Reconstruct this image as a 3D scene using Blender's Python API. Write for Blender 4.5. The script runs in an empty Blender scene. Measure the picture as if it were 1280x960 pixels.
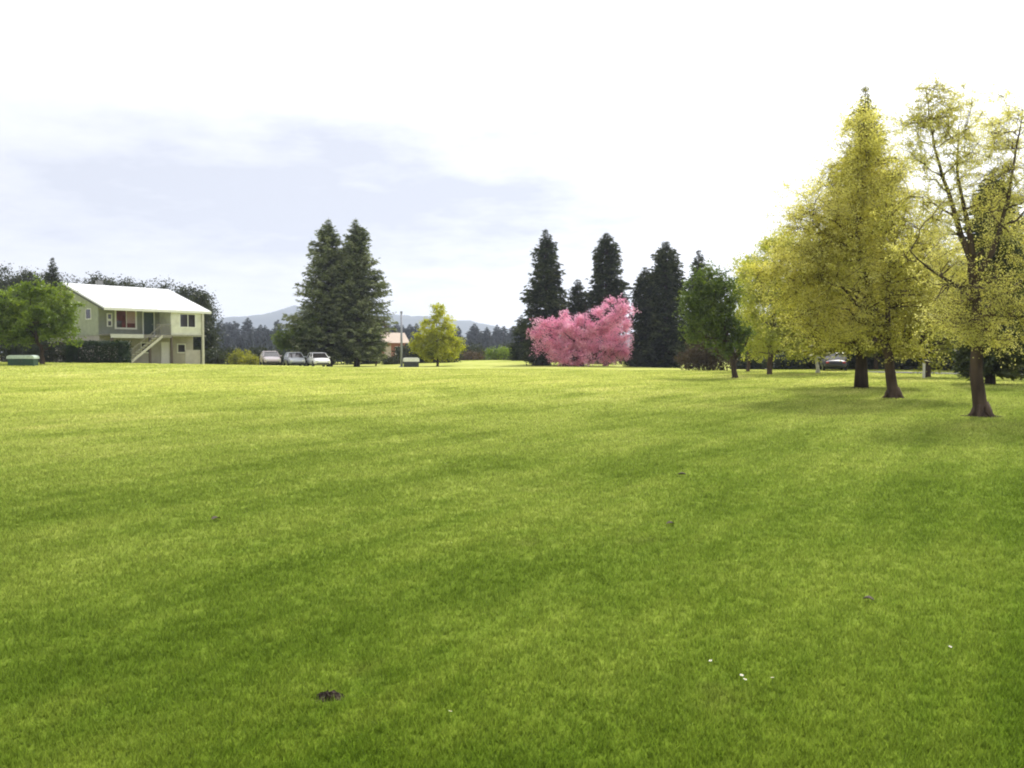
import bpy, math, random
import numpy as np
R = math.radians
random.seed(7)
rng = np.random.default_rng(11)
scene = bpy.context.scene
COL = scene.collection

# ------------------------------------------------------------------ camera geometry
F = 1108.0          # focal length in pixels of the 1280 px wide photograph
CAMZ = 1.7
PITCH = math.atan(40 / F)
cp, sp = math.cos(PITCH), math.sin(PITCH)

def ray(px, py):
    """world direction of a photo pixel, scaled to unit y"""
    a = (px - 640) / F; b = (480 - py) / F
    x, y, z = a, cp + b * sp, -sp + b * cp
    return x / y, z / y

def zat(px, py, D):
    return CAMZ + ray(px, py)[1] * D

# ------------------------------------------------------------------ terrain
ctrl = [(1228,519,22),(1118,498,30),(1080,484,38),(919,473,50),(1022,466,62),(1270,476,50),(1130,472,55),
        (900,461,95),(820,460,95),(760,458,95),(700,457,92),(640,451,105),(600,450,112),(560,453,108),
        (515,459,95),(430,459,95),(350,458,102),(250,456,84),(190,455,82),(125,454,77),(50,453,72),(0,453,72),
        (640,476,45),(300,476,45),(100,478,45)]
cx, cy, cz = [], [], []
for px, py, D in ctrl:
    cx.append(ray(px, py)[0] * D); cy.append(D); cz.append(zat(px, py, D))
for x, y in [(-8,4),(0,4),(8,4),(-12,14),(0,14),(12,14),(-25,0),(25,0),(0,-20),(-60,0),(60,0),(0,-80),(14,24),(0,24),(-14,24)]:
    cx.append(x); cy.append(y); cz.append(0.0)
cx = np.array(cx); cy = np.array(cy); cz = np.array(cz)

def terrain(x, y):
    x = np.atleast_1d(np.asarray(x, float)); y = np.atleast_1d(np.asarray(y, float))
    d2 = (x[:, None] - cx) ** 2 + (y[:, None] - cy) ** 2
    w = 1 / (d2 + 18.0) ** 1.7
    z = (w * cz).sum(1) / w.sum(1)
    r = np.hypot(x, y)
    z = z + 0.035 * np.sin(x * .23 + 1.3) * np.sin(y * .19) * np.clip(r / 14, 0, 1) + 0.012 * np.sin(x * .9 + y * .5) * np.sin(y * .7 - x * .4)
    t = np.clip((r - 122) / 110, 0, 1); t = t * t * (3 - 2 * t)
    return z * (1 - t) + (-6.0) * t

def tz(x, y): return float(terrain(x, y)[0])

def P(px, D):
    """point on the ground in the photo column px at depth D"""
    x = (px - 640) / F * D * 1.0
    y = D
    return x, y, tz(x, y)

# ------------------------------------------------------------------ materials
MATS = {}
def newmat(name):
    m = bpy.data.materials.new(name); m.use_nodes = True
    nt = m.node_tree; nt.nodes.clear()
    out = nt.nodes.new('ShaderNodeOutputMaterial')
    MATS[name] = m
    return m, nt, out

def N(nt, typ, **kw):
    n = nt.nodes.new('ShaderNode' + typ)
    for k, v in kw.items():
        if k in n.inputs: n.inputs[k].default_value = v
        else: setattr(n, k, v)
    return n

def ramp(nt, fac, stops):
    r = nt.nodes.new('ShaderNodeValToRGB')
    els = r.color_ramp.elements
    while len(els) < len(stops): els.new(0.5)
    for e, (p, c) in zip(els, stops):
        e.position = p; e.color = (*c, 1)
    nt.links.new(fac, r.inputs[0])
    return r.outputs[0]

def solid(name, col, rough=0.6, var=0.12, scale=6.0, metallic=0.0, bump=0.0, bscale=40, stretch=(1, 1, 1), spec=0.5):
    m, nt, out = newmat(name)
    L = nt.links.new
    tc = N(nt, 'TexCoord'); mp = N(nt, 'Mapping'); mp.inputs['Scale'].default_value = stretch
    L(tc.outputs['Object'], mp.inputs[0])
    no = N(nt, 'TexNoise', Scale=scale, Detail=5.0); L(mp.outputs[0], no.inputs['Vector'])
    lo = [c * (1 - var) for c in col]; hi = [min(1, c * (1 + var)) for c in col]
    c = ramp(nt, no.outputs['Fac'], [(.3, lo), (.7, hi)])
    b = N(nt, 'BsdfPrincipled', Roughness=rough, Metallic=metallic)
    b.inputs['Specular IOR Level'].default_value = spec
    L(c, b.inputs['Base Color'])
    if bump:
        n2 = N(nt, 'TexNoise', Scale=bscale, Detail=6.0); L(mp.outputs[0], n2.inputs['Vector'])
        bp = N(nt, 'Bump', Strength=bump, Distance=0.03); L(n2.outputs['Fac'], bp.inputs['Height'])
        L(bp.outputs[0], b.inputs['Normal'])
    L(b.outputs[0], out.inputs[0])
    return m

def leafmat(name, c1, c2, c3=None, trans=0.45, nscale=0.5, gloss=0.04, vary=0.35):
    """leaves: colour differs from leaf to leaf and from bough to bough, thin and translucent"""
    m, nt, out = newmat(name); L = nt.links.new
    g = N(nt, 'NewGeometry'); tc = N(nt, 'TexCoord')
    no = N(nt, 'TexNoise', Scale=nscale, Detail=4.0); L(tc.outputs['Object'], no.inputs['Vector'])
    mix = N(nt, 'Math', operation='MULTIPLY_ADD'); L(g.outputs['Random Per Island'], mix.inputs[0]); mix.inputs[1].default_value = vary
    sc = N(nt, 'Math', operation='MULTIPLY_ADD'); L(no.outputs['Fac'], sc.inputs[0]); sc.inputs[1].default_value = 1.6; sc.inputs[2].default_value = -0.3 - vary / 2
    L(sc.outputs[0], mix.inputs[2])
    stops = [(.1, c1), (.9, c2)] if c3 is None else [(.05, c1), (.5, c2), (.95, c3)]
    c = ramp(nt, mix.outputs[0], stops)
    d = N(nt, 'BsdfDiffuse'); t = N(nt, 'BsdfTranslucent'); gl = N(nt, 'BsdfGlossy', Roughness=0.45)
    L(c, d.inputs[0]); 
    ct = N(nt, 'HueSaturation'); ct.inputs['Saturation'].default_value = 1.1; ct.inputs['Value'].default_value = 1.25; ct.inputs['Hue'].default_value = .498
    L(c, ct.inputs['Color']); L(ct.outputs[0], t.inputs[0])
    a = N(nt, 'MixShader'); a.inputs[0].default_value = trans; L(d.outputs[0], a.inputs[1]); L(t.outputs[0], a.inputs[2])
    b = N(nt, 'MixShader'); b.inputs[0].default_value = gloss; L(a.outputs[0], b.inputs[1]); L(gl.outputs[0], b.inputs[2])
    L(b.outputs[0], out.inputs[0])
    return m

# lawn colour shared by soil sheet and blades (a function of world position: patches of different grass, with sunlight far off put in)
def lawn_group():
    ng = bpy.data.node_groups.new('lawn_colour', 'ShaderNodeTree')
    ng.interface.new_socket('Color', in_out='OUTPUT', socket_type='NodeSocketColor')
    L = ng.links.new
    go = ng.nodes.new('NodeGroupOutput')
    g = N(ng, 'NewGeometry')
    # streaks left by mowing, 30 degrees off the view
    mp = N(ng, 'Mapping'); mp.vector_type = 'TEXTURE'; mp.inputs['Rotation'].default_value = (0, 0, R(-33)); mp.inputs['Scale'].default_value = (1.0, 6.0, 1)
    L(g.outputs['Position'], mp.inputs[0])
    n1 = N(ng, 'TexNoise', Scale=0.75, Detail=4.0, Roughness=.6); L(mp.outputs[0], n1.inputs['Vector'])
    n2 = N(ng, 'TexNoise', Scale=0.16, Detail=5.0, Roughness=.62); L(g.outputs['Position'], n2.inputs['Vector'])
    n3 = N(ng, 'TexNoise', Scale=2.4, Detail=5.0, Roughness=.7); L(g.outputs['Position'], n3.inputs['Vector'])
    a = N(ng, 'Math', operation='MULTIPLY_ADD'); L(n1.outputs['Fac'], a.inputs[0]); a.inputs[1].default_value = .55
    b = N(ng, 'Math', operation='MULTIPLY_ADD'); L(n2.outputs['Fac'], b.inputs[0]); b.inputs[1].default_value = .62
    c = N(ng, 'Math', operation='MULTIPLY_ADD'); L(n3.outputs['Fac'], c.inputs[0]); c.inputs[1].default_value = .30
    c.inputs[2].default_value = -.455
    L(c.outputs[0], b.inputs[2])
    mp5 = N(ng, 'Mapping'); mp5.vector_type = 'TEXTURE'; mp5.inputs['Rotation'].default_value = (0, 0, R(-32)); mp5.inputs['Scale'].default_value = (1.0, 18.0, 1)
    L(g.outputs['Position'], mp5.inputs[0])
    n5 = N(ng, 'TexNoise', Scale=2.3, Detail=4.0, Roughness=.65); L(mp5.outputs[0], n5.inputs['Vector'])
    e = N(ng, 'Math', operation='MULTIPLY_ADD'); L(n5.outputs['Fac'], e.inputs[0]); e.inputs[1].default_value = .36
    L(b.outputs[0], e.inputs[2]); L(e.outputs[0], a.inputs[2])
    # sunlight on the far field put into the colour: paler with distance and leftwards
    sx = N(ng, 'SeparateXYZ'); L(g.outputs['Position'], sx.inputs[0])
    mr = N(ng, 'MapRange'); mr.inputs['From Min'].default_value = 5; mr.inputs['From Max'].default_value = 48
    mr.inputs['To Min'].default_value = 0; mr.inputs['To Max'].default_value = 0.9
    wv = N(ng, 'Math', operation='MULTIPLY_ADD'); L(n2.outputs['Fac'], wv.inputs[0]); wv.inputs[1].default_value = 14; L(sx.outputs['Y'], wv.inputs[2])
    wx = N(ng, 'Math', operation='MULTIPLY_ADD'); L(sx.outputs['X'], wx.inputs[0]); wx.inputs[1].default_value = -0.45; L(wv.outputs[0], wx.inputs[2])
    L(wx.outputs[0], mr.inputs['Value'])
    near_green = ramp(ng, a.outputs[0], [(.2, (.034, .074, .003)), (.42, (.074, .138, .005)), (.60, (.130, .196, .010)), (.80, (.24, .245, .04))])
    far_lit = ramp(ng, a.outputs[0], [(.2, (.23, .29, .04)), (.45, (.43, .46, .12)), (.75, (.60, .57, .22))])
    mx = N(ng, 'MixRGB'); L(mr.outputs[0], mx.inputs[0]); L(near_green, mx.inputs[1]); L(far_lit, mx.inputs[2])
    # sparse brown thatch where the turf is worn
    n4 = N(ng, 'TexNoise', Scale=0.9, Detail=3.0); 
    mp4 = N(ng, 'Mapping'); mp4.inputs['Location'].default_value = (7, 3, 0); L(g.outputs['Position'], mp4.inputs[0]); L(mp4.outputs[0], n4.inputs['Vector'])
    w4 = N(ng, 'MapRange'); w4.inputs['From Min'].default_value = .66; w4.inputs['From Max'].default_value = .80; w4.inputs['To Max'].default_value = .35
    L(n4.outputs['Fac'], w4.inputs['Value'])
    m4 = N(ng, 'MixRGB'); L(w4.outputs[0], m4.inputs[0]); L(mx.outputs[0], m4.inputs[1]); m4.inputs[2].default_value = (.17, .135, .06, 1)
    L(m4.outputs[0], go.inputs[0])
    return ng
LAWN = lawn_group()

def lawn_ground():
    m, nt, out = newmat('lawn_soil'); L = nt.links.new
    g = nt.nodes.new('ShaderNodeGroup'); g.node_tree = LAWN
    ge = N(nt, 'NewGeometry')
    no = N(nt, 'TexNoise', Scale=9.0, Detail=8.0, Roughness=.75); L(ge.outputs['Position'], no.inputs['Vector'])
    hs = N(nt, 'MapRange'); hs.inputs['From Min'].default_value = .3; hs.inputs['From Max'].default_value = .7
    hs.inputs['To Min'].default_value = .75; hs.inputs['To Max'].default_value = 1.2; L(no.outputs['Fac'], hs.inputs['Value'])
    mul = N(nt, 'MixRGB', blend_type='MULTIPLY'); mul.inputs[0].default_value = 1
    L(g.outputs[0], mul.inputs[1]); L(hs.outputs[0], mul.inputs[2])
    b = N(nt, 'BsdfPrincipled', Roughness=.95); b.inputs['Specular IOR Level'].default_value = .02
    L(mul.outputs[0], b.inputs['Base Color'])
    bp = N(nt, 'Bump', Strength=.7, Distance=.05); L(no.outputs['Fac'], bp.inputs['Height']); L(bp.outputs[0], b.inputs['Normal'])
    L(b.outputs[0], out.inputs[0])
    return m

def blade_mat():
    m, nt, out = newmat('grass_blade'); L = nt.links.new
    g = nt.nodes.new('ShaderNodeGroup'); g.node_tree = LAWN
    ge = N(nt, 'NewGeometry')
    hs = N(nt, 'MapRange'); hs.inputs['To Min'].default_value = .72; hs.inputs['To Max'].default_value = 1.75
    L(ge.outputs['Random Per Island'], hs.inputs['Value'])
    mul = N(nt, 'MixRGB', blend_type='MULTIPLY'); mul.inputs[0].default_value = 1
    L(g.outputs[0], mul.inputs[1]); L(hs.outputs[0], mul.inputs[2])
    d = N(nt, 'BsdfDiffuse'); t = N(nt, 'BsdfTranslucent'); gl = N(nt, 'BsdfGlossy', Roughness=.4)
    L(mul.outputs[0], d.inputs[0]); L(mul.outputs[0], t.inputs[0])
    a = N(nt, 'MixShader'); a.inputs[0].default_value = .5; L(d.outputs[0], a.inputs[1]); L(t.outputs[0], a.inputs[2])
    b = N(nt, 'MixShader'); b.inputs[0].default_value = .008; L(a.outputs[0], b.inputs[1]); L(gl.outputs[0], b.inputs[2])
    L(b.outputs[0], out.inputs[0])
    return m

# ------------------------------------------------------------------ object helpers
def tag(o, label=None, cat=None, group=None, kind=None):
    if label: o['label'] = label
    if cat: o['category'] = cat
    if group: o['group'] = group
    if kind: o['kind'] = kind
    return o

def empty(name, loc, rz=0.0, label=None, cat=None, group=None):
    o = bpy.data.objects.new(name, None); COL.objects.link(o)
    o.empty_display_size = .3
    o.location = loc; o.rotation_euler = (0, 0, rz)
    return tag(o, label, cat, group)

def mesh_obj(name, verts, faces, mat, parent=None, smooth=False):
    me = bpy.data.meshes.new(name)
    if isinstance(verts, np.ndarray):
        n = len(verts); me.vertices.add(n); me.vertices.foreach_set('co', verts.astype(np.float32).ravel())
        k = faces.shape[1]; nf = len(faces)
        me.loops.add(nf * k); me.loops.foreach_set('vertex_index', faces.astype(np.int32).ravel())
        me.polygons.add(nf); me.polygons.foreach_set('loop_start', np.arange(0, nf * k, k, dtype=np.int32))
        me.polygons.foreach_set('loop_total', np.full(nf, k, dtype=np.int32))
        me.update(calc_edges=True)
    else:
        me.from_pydata(verts, [], faces); me.update()
    if smooth: me.polygons.foreach_set('use_smooth', [True] * len(me.polygons))
    me.materials.append(mat)
    o = bpy.data.objects.new(name, me); COL.objects.link(o)
    if parent: o.parent = parent
    return o

class MB:
    def __init__(s): s.v = []; s.f = []
    def box(s, x0, y0, z0, x1, y1, z1):
        b = len(s.v)
        s.v += [(x0,y0,z0),(x1,y0,z0),(x1,y1,z0),(x0,y1,z0),(x0,y0,z1),(x1,y0,z1),(x1,y1,z1),(x0,y1,z1)]
        s.f += [(b,b+3,b+2,b+1),(b+4,b+5,b+6,b+7),(b,b+1,b+5,b+4),(b+1,b+2,b+6,b+5),(b+2,b+3,b+7,b+6),(b+3,b,b+4,b+7)]
        return s
    def prism(s, poly, y0, y1):
        """poly of (x,z) extruded along y"""
        b = len(s.v); n = len(poly)
        s.v += [(x, y0, z) for x, z in poly] + [(x, y1, z) for x, z in poly]
        s.f.append(tuple(range(b, b + n))); s.f.append(tuple(range(b + 2 * n - 1, b + n - 1, -1)))
        for i in range(n):
            j = (i + 1) % n
            s.f.append((b + i, b + n + i, b + n + j, b + j))
        return s
    def prismx(s, poly, x0, x1):
        b = len(s.v); n = len(poly)
        s.v += [(x0, y, z) for y, z in poly] + [(x1, y, z) for y, z in poly]
        s.f.append(tuple(range(b + n - 1, b - 1, -1))); s.f.append(tuple(range(b + n, b + 2 * n)))
        for i in range(n):
            j = (i + 1) % n
            s.f.append((b + i, b + j, b + n + j, b + n + i))
        return s
    def tube(s, pts, radii, k=8, cap=True):
        pts = [np.array(p, float) for p in pts]; b = len(s.v); n = len(pts)
        for i, p in enumerate(pts):
            d = pts[min(i + 1, n - 1)] - pts[max(i - 1, 0)]
            d = d / (np.linalg.norm(d) + 1e-9)
            a = np.cross(d, (0.31, 0.94, 0.1)) if abs(d[1]) < .9 else np.cross(d, (1, 0, 0))
            a /= np.linalg.norm(a); c = np.cross(d, a)
            for j in range(k):
                t = 2 * math.pi * j / k
                s.v.append(tuple(p + radii[i] * (math.cos(t) * a + math.sin(t) * c)))
        for i in range(n - 1):
            for j in range(k):
                q = (j + 1) % k
                s.f.append((b + i*k + j, b + i*k + q, b + (i+1)*k + q, b + (i+1)*k + j))
        if cap:
            s.f.append(tuple(b + j for j in range(k))[::-1]); s.f.append(tuple(b + (n-1)*k + j for j in range(k)))
        return s
    def build(s, name, mat, parent=None, smooth=False, bevel=0.0):
        o = mesh_obj(name, s.v, s.f, mat, parent, smooth)
        if bevel:
            m = o.modifiers.new('bevel', 'BEVEL'); m.width = bevel; m.segments = 2; m.limit_method = 'ANGLE'; m.angle_limit = R(40)
        return o

# ------------------------------------------------------------------ leaves
def leaf_quads(centers, size, aspect=0.5, up=0.3, dirs=None):
    """kite shaped leaves at the centres; dirs sets the long axis when given"""
    n = len(centers)
    if dirs is None:
        d = rng.normal(size=(n, 3)); d[:, 2] *= .8
    else:
        d = dirs + rng.normal(size=(n, 3)) * .25
    d /= np.linalg.norm(d, axis=1)[:, None] + 1e-9
    q = rng.normal(size=(n, 3)); q[:, 2] *= up
    s = np.cross(d, q); s /= np.linalg.norm(s, axis=1)[:, None] + 1e-9
    L = (size * rng.uniform(.6, 1.3, n))[:, None]
    w = L * aspect
    nrm = np.cross(d, s)
    v = np.empty((n, 4, 3))
    v[:, 0] = centers
    v[:, 1] = centers + d * L * .5 + s * w * .5 + nrm * L * .08
    v[:, 2] = centers + d * L
    v[:, 3] = centers + d * L * .45 - s * w * .5 + nrm * L * .08
    f = np.arange(n * 4).reshape(n, 4)
    return v.reshape(-1, 3), f

def wig(p0, p1, n, amp, sag=0.0):
    p0 = np.array(p0, float); p1 = np.array(p1, float)
    L = np.linalg.norm(p1 - p0); out = []
    off = np.zeros(3)
    for i in range(n + 1):
        t = i / n
        p = p0 * (1 - t) + p1 * t
        if 0 < i < n: off = off * .5 + rng.normal(size=3) * amp * L
        else: off = off * .0
        p = p + off; p[2] += sag * L * math.sin(math.pi * t)
        out.append(p)
    return out

def broadleaf(name, px, D, ells, trunk_r, leaf, bark, nleaf, lsize, label, cat='tree', group=None,
              trunk_path=None, nclust=150, csig=.45, top=None, limbs=14, twig=.012, depth=.9, fork=.38, base=None, lean=0.0, stem2=.5, ntwig=4, jit=.22, ontwig=.75, wob=.03, taper=None, roots=0):
    """ells: crown ellipsoids given as photo pixels (cx, cy, rx, ry) at depth D"""
    bx, by, bz = P(px, D) if base is None else base
    root = empty(name, (bx, by, bz), 0, label, cat, group)
    s = D / F
    E = []
    for e in ells:
        ex, ey, rx, ry = e[:4]
        dy = e[4] if len(e) > 4 else 0.0
        E.append((np.array([(ex - 640) * s - bx, dy, zat(ex, ey, D) - bz]), np.array([rx * s, rx * s * depth, ry * s])))
    vol = np.array([e[1].prod() ** .8 for e in E]); vol /= vol.sum()
    # clusters
    cl = []
    for c, r in E: pass
    idx = rng.choice(len(E), nclust, p=vol)
    for i in idx:
        c, r = E[i]
        d = rng.normal(size=3); d /= np.linalg.norm(d)
        rad = rng.uniform(.12, 1) ** (1 / 2.0)
        rad *= 1 + .10 * math.sin(d[0] * 5 + i) + .08 * rng.normal()
        cl.append(c + d * r * rad)
    cl = np.array(cl)
    zmin = .25
    cl[:, 2] = np.maximum(cl[:, 2], zmin)
    # trunk
    c0 = sum(e[0] * v for e, v in zip(E, vol)); ztop = max(e[0][2] + e[1][2] * .75 for e in E)
    if trunk_path is None:
        zf = ztop * fork
        tp = [np.array([0, 0, -.25]), np.array([0, 0, .12]), np.array([lean * .3, 0, zf * .5]), np.array([c0[0] * .35 + lean, c0[1] * .3, zf]),
              np.array([c0[0] * .7, c0[1] * .6, zf + (ztop - zf) * .5]), np.array([c0[0], c0[1], ztop * .97])]
        tps = [tp]
    else:
        tps = [[np.array([(a - 640) * s - bx, (c if True else 0), zat(a, b, D) - bz]) for a, b, c in path] for path in trunk_path]
    mb = MB(); nodes = []
    for k, tp in enumerate(tps):
        fine = []
        for a, b in zip(tp[:-1], tp[1:]):
            seg = wig(a, b, 3, wob)
            fine += seg[:-1]
        fine.append(tp[-1])
        n = len(fine); rr = []
        r0 = trunk_r * (1 if k == 0 else stem2)
        for i, p in enumerate(fine):
            t = i / (n - 1)
            rr.append(max(.014, r0 * (1 - t) ** (taper or (.8 if trunk_path is None else 1.15)) + .012))
        if k == 0: rr[0] *= 1.5; rr[1] *= 1.28; rr[2] *= 1.1
        vb = len(mb.v)
        mb.tube(fine, rr, 9, cap=True)
        if k > 0:      # a second stem grows out of the first
            j0 = min(range(len(first)), key=lambda q: np.linalg.norm(first[q] - fine[0])); mb.f.append((j0 * 9, vb, vb + 1))
        else: first = fine
        for i, p in enumerate(fine):
            if i > n * .28: nodes.append((p, rr[i], vb + i * 9))
    for q in range(roots):
        a_ = 2 * math.pi * (q + rng.uniform(-.25, .25)) / roots; c_, s_ = math.cos(a_), math.sin(a_); k_ = trunk_r * rng.uniform(.9, 1.25)
        zb = tps[0][0][2] if trunk_path is None else 0.0
        mb.f.append((9, len(mb.v), len(mb.v) + 1))
        mb.tube([(c_ * k_ * .35, s_ * k_ * .35, .75 * k_ * 2), (c_ * k_ * .85, s_ * k_ * .85, .28 * k_ * 2), (c_ * k_ * 1.1, s_ * k_ * 1.1, .05), (c_ * k_ * 1.7, s_ * k_ * 1.7, -.05)], [k_ * .4, k_ * .36, k_ * .24, k_ * .1], 7)
    # limbs
    limb_nodes = list(nodes)
    order = np.argsort(rng.random(len(cl)))
    for j in order[:limbs]:
        tgt = cl[j]
        cand = [nd for nd in nodes if nd[0][2] < tgt[2] - .1] or nodes[:2]
        dd = [np.linalg.norm(nd[0] - tgt) + .8 * abs(nd[0][2] - (tgt[2] - .6 * np.linalg.norm((tgt - nd[0])[:2]))) for nd in cand]
        nd = cand[int(np.argmin(dd))]
        pts = wig(nd[0], tgt, 6, .035, sag=.06)
        r0 = nd[1] * .55
        rr = [max(.012, r0 * (1 - i / 6) ** .8) for i in range(7)]
        vb = len(mb.v); mb.f.append((nd[2], vb, vb + 1))
        mb.tube(pts, rr, 6, cap=False)
        limb_nodes += [(pts[i], rr[i], vb + i * 6) for i in range(2, 7)]
    LN = np.array([nd[0] for nd in limb_nodes]); LR = np.array([nd[1] for nd in limb_nodes])
    TW = []
    for c in cl:
        k = int(np.argmin(np.linalg.norm(LN - c, axis=1) + np.maximum(0, LN[:, 2] - c[2]) * .5))
        pts = wig(LN[k], c, 3, .05, sag=.04)
        r0 = min(LR[k] * .5, .04 + twig)
        vb = len(mb.v); mb.f.append((limb_nodes[k][2], vb, vb + 1))
        mb.tube(pts, [r0, r0 * .7 + twig * .3, twig * .8 + r0 * .2, twig * .4], 4, cap=False)
        for q in range(ntwig):
            e = c + np.clip(rng.normal(size=3), -1.9, 1.9) * csig * np.array([1.1, 1.1, .85])
            mid_ = (pts[2] + e) / 2 + rng.normal(size=3) * .12 * csig
            TW.append((pts[2], mid_, e))
            mb.f.append((vb + 8, len(mb.v), len(mb.v) + 1))
            mb.tube([pts[2], mid_, e], [twig * .7, twig * .5, twig * .25], 3, cap=False)
    mb.build('trunk', bark, root, smooth=True)
    # leaves
    per = rng.dirichlet(np.ones(len(cl)) * 3.0)
    cnt = rng.multinomial(nleaf, per)
    cc = np.repeat(cl, cnt, axis=0)
    pos = cc + np.clip(rng.normal(size=cc.shape), -1.7, 1.7) * csig * np.array([1, 1, .75])
    T = np.array(TW)                     # most leaves sit along the twigs
    ti = np.repeat(np.arange(len(cl)), cnt) * ntwig + rng.integers(0, ntwig, len(cc))
    u_ = rng.random(len(cc))[:, None] ** .75; on = T[ti]
    tp_ = on[:, 0] * (1 - u_) ** 2 + 2 * on[:, 1] * u_ * (1 - u_) + on[:, 2] * u_ ** 2
    tp_ += rng.normal(size=tp_.shape) * csig * jit
    pick = rng.random(len(cc)) < ontwig
    pos[pick] = tp_[pick]
    pos[:, 2] = np.maximum(pos[:, 2], .1)
    v, f = leaf_quads(pos, np.full(len(pos), lsize), .62, up=1.0)
    mesh_obj('crown', v, f, leaf, root)
    return root

def conifer_meshes(H, Rb, dens=1.0, bare=.08, power=.8, droop=.25, spray=.42, tips=1.0, irr=.25, top_w=.04):
    mb = MB()
    n = 10
    pts = [np.array([rng.normal() * .02 * (0 < i < 6) , rng.normal() * .02 * (0 < i < 6), -.3 + (H * .98 + .3) * i / n]) for i in range(n + 1)]
    r0 = .016 * H + .05
    mb.tube(pts, [r0 * (1 - .96 * (i / n)) * (1.25 if i == 0 else 1) for i in range(n + 1)], 8)
    nb = int(H * 34 * dens)
    C = []; Dr = []; S = []
    blk = rng.uniform(1 - irr, 1 + irr * .5, size=(10, 8))
    for i in range(nb):
        t = ((i + rng.random()) / nb) ** 1.0
        z = H * (bare + (1 - bare) * t) - .02
        ang = rng.uniform(0, 2 * math.pi)
        prof = (1 - t) ** power + top_w
        prof *= min(1.0, (1 - t) / .16 + .05) ** .6
        if t < .12: prof *= .72 + t * 2.3
        L = Rb * prof * rng.uniform(.72, 1.08) * blk[int(t * 9.99), int(ang / (2 * math.pi) * 7.99)]
        L = max(L, .10)
        z = min(z, H * .96)
        d = np.array([math.cos(ang), math.sin(ang), 0])
        rise = .35 * (t) - droop * (1 - t) * .6
        def at(u):
            return np.array([0, 0, z]) + d * L * u + np.array([0, 0, 1]) * L * (rise * u - droop * u * u * .5 + .12 * u ** 4)
        if L > .5:
            mb.tube([at(0), at(.5), at(.97)], [.012 * H * .14 + .01, .014, .005], 3, cap=False)
        m = max(3, int(L * 13 * dens ** .3 / (spray / .42)))
        for k in range(m):
            u = (rng.random() * .85 + .18) if L > .6 else rng.random()
            p = at(u)
            side = rng.choice([-1, 1])
            perp = np.array([-d[1], d[0], 0]) * side
            dd = d * rng.uniform(.45, 1.1) + perp * rng.uniform(.15, 1.0) + np.array([0, 0, rng.uniform(-.55, .12)])
            C.append(p + rng.normal(size=3) * .05); Dr.append(dd); S.append(spray * rng.uniform(.7, 1.2) * (1 if L > 1 else .6 + .4 * L) * min(1, .4 + (1 - t) * 5))
    C = np.array(C); Dr = np.array(Dr); S = np.array(S)
    v, f = leaf_quads(C, S, .34 , up=1.4, dirs=Dr / np.linalg.norm(Dr, axis=1)[:, None])
    return mb, v, f

def conifer(name, px, D, top_py, width_px, label, leaf, bark, group=None, cat='conifer', **kw):
    x, y, z = P(px, D)
    H = zat(px, top_py, D) - z
    root = empty(name, (x, y, z), 0, label, cat, group)
    mb, v, f = conifer_meshes(H, width_px / 2 * D / F * 1.08, **kw)
    mb.build('trunk', bark, root, smooth=True)
    mesh_obj('crown', v, f, leaf, root)
    return root

def copy_tree(root, loc, rz, sc, label=None, group=None):
    r = root.copy(); COL.objects.link(r); r.location = loc; r.rotation_euler = (0, 0, rz); r.scale = sc
    if label: r['label'] = label
    if group: r['group'] = group
    for ch in list(root.children):
        c = ch.copy(); COL.objects.link(c); c.parent = r
        for g in list(ch.children):
            d = g.copy(); COL.objects.link(d); d.parent = c
    return r

def shrub(name, px, D, ells, leaf, bark, nleaf, lsize, label, cat='shrub', group=None, csig=.18, nclust=90, depth=.8, base=None):
    """low bush: clumps of leaves on many short stems"""
    bx, by, bz = P(px, D) if base is None else base
    root = empty(name, (bx, by, bz), 0, label, cat, group)
    s = D / F; cl = []
    areas = np.array([e[2] * e[3] for e in ells], float); areas /= areas.sum()
    for i in rng.choice(len(ells), nclust, p=areas):
        ex, ey, rx, ry = ells[i][:4]
        d = rng.normal(size=3); d /= np.linalg.norm(d)
        rad = rng.uniform(.2, 1) ** .45 * (1 + .06 * rng.normal())
        c = np.array([(ex - 640) * s - bx, 0, zat(ex, ey, D) - bz]) + d * np.array([rx * s, rx * s * depth, ry * s]) * rad
        c[2] = max(c[2], .1); cl.append(c)
    cl = np.array(cl); mb = MB()
    for c in cl[:60]:
        b = np.array([c[0] * .5 + rng.normal() * .1, c[1] * .5, -.05])
        mb.tube(wig(b, c, 3, .04), [.03, .022, .015, .006], 4, cap=False)
    mb.build('stems', bark, root)
    cc = np.repeat(cl, max(1, nleaf // nclust), axis=0)
    pos = cc + rng.normal(size=cc.shape) * csig; pos[:, 2] = np.maximum(pos[:, 2], .03)
    v, f = leaf_quads(pos, np.full(len(pos), lsize), .6, up=1.0)
    mesh_obj('foliage', v, f, leaf, root)
    return root

# ------------------------------------------------------------------ materials used
bark_dark = solid('bark_dark', (.055, .038, .028), .9, .4, 5, bump=.8, bscale=14, stretch=(1, 1, .25), spec=.2)
bark_mid = solid('bark_mid', (.085, .058, .038), .9, .4, 5, bump=.8, bscale=12, stretch=(1, 1, .25), spec=.2)
bark_red = solid('bark_reddish', (.078, .054, .04), .9, .6, 3.5, bump=1.0, bscale=12, stretch=(1, 1, .25), spec=.2)
bark_white = solid('bark_white', (.5, .47, .42), .8, .35, 5, bump=.4, bscale=12, stretch=(1, 1, 2.2), spec=.2)
leaf_gold = leafmat('leaf_gold', (.33, .31, .07), (.62, .59, .14), (.85, .81, .36), trans=.58)
leaf_golden_pale = leafmat('leaf_pale_gold', (.36, .34, .08), (.64, .61, .17), (.84, .81, .38), trans=.58)
leaf_olive = leafmat('leaf_olive', (.12, .14, .016), (.25, .26, .03), (.42, .40, .06), trans=.5)
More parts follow.
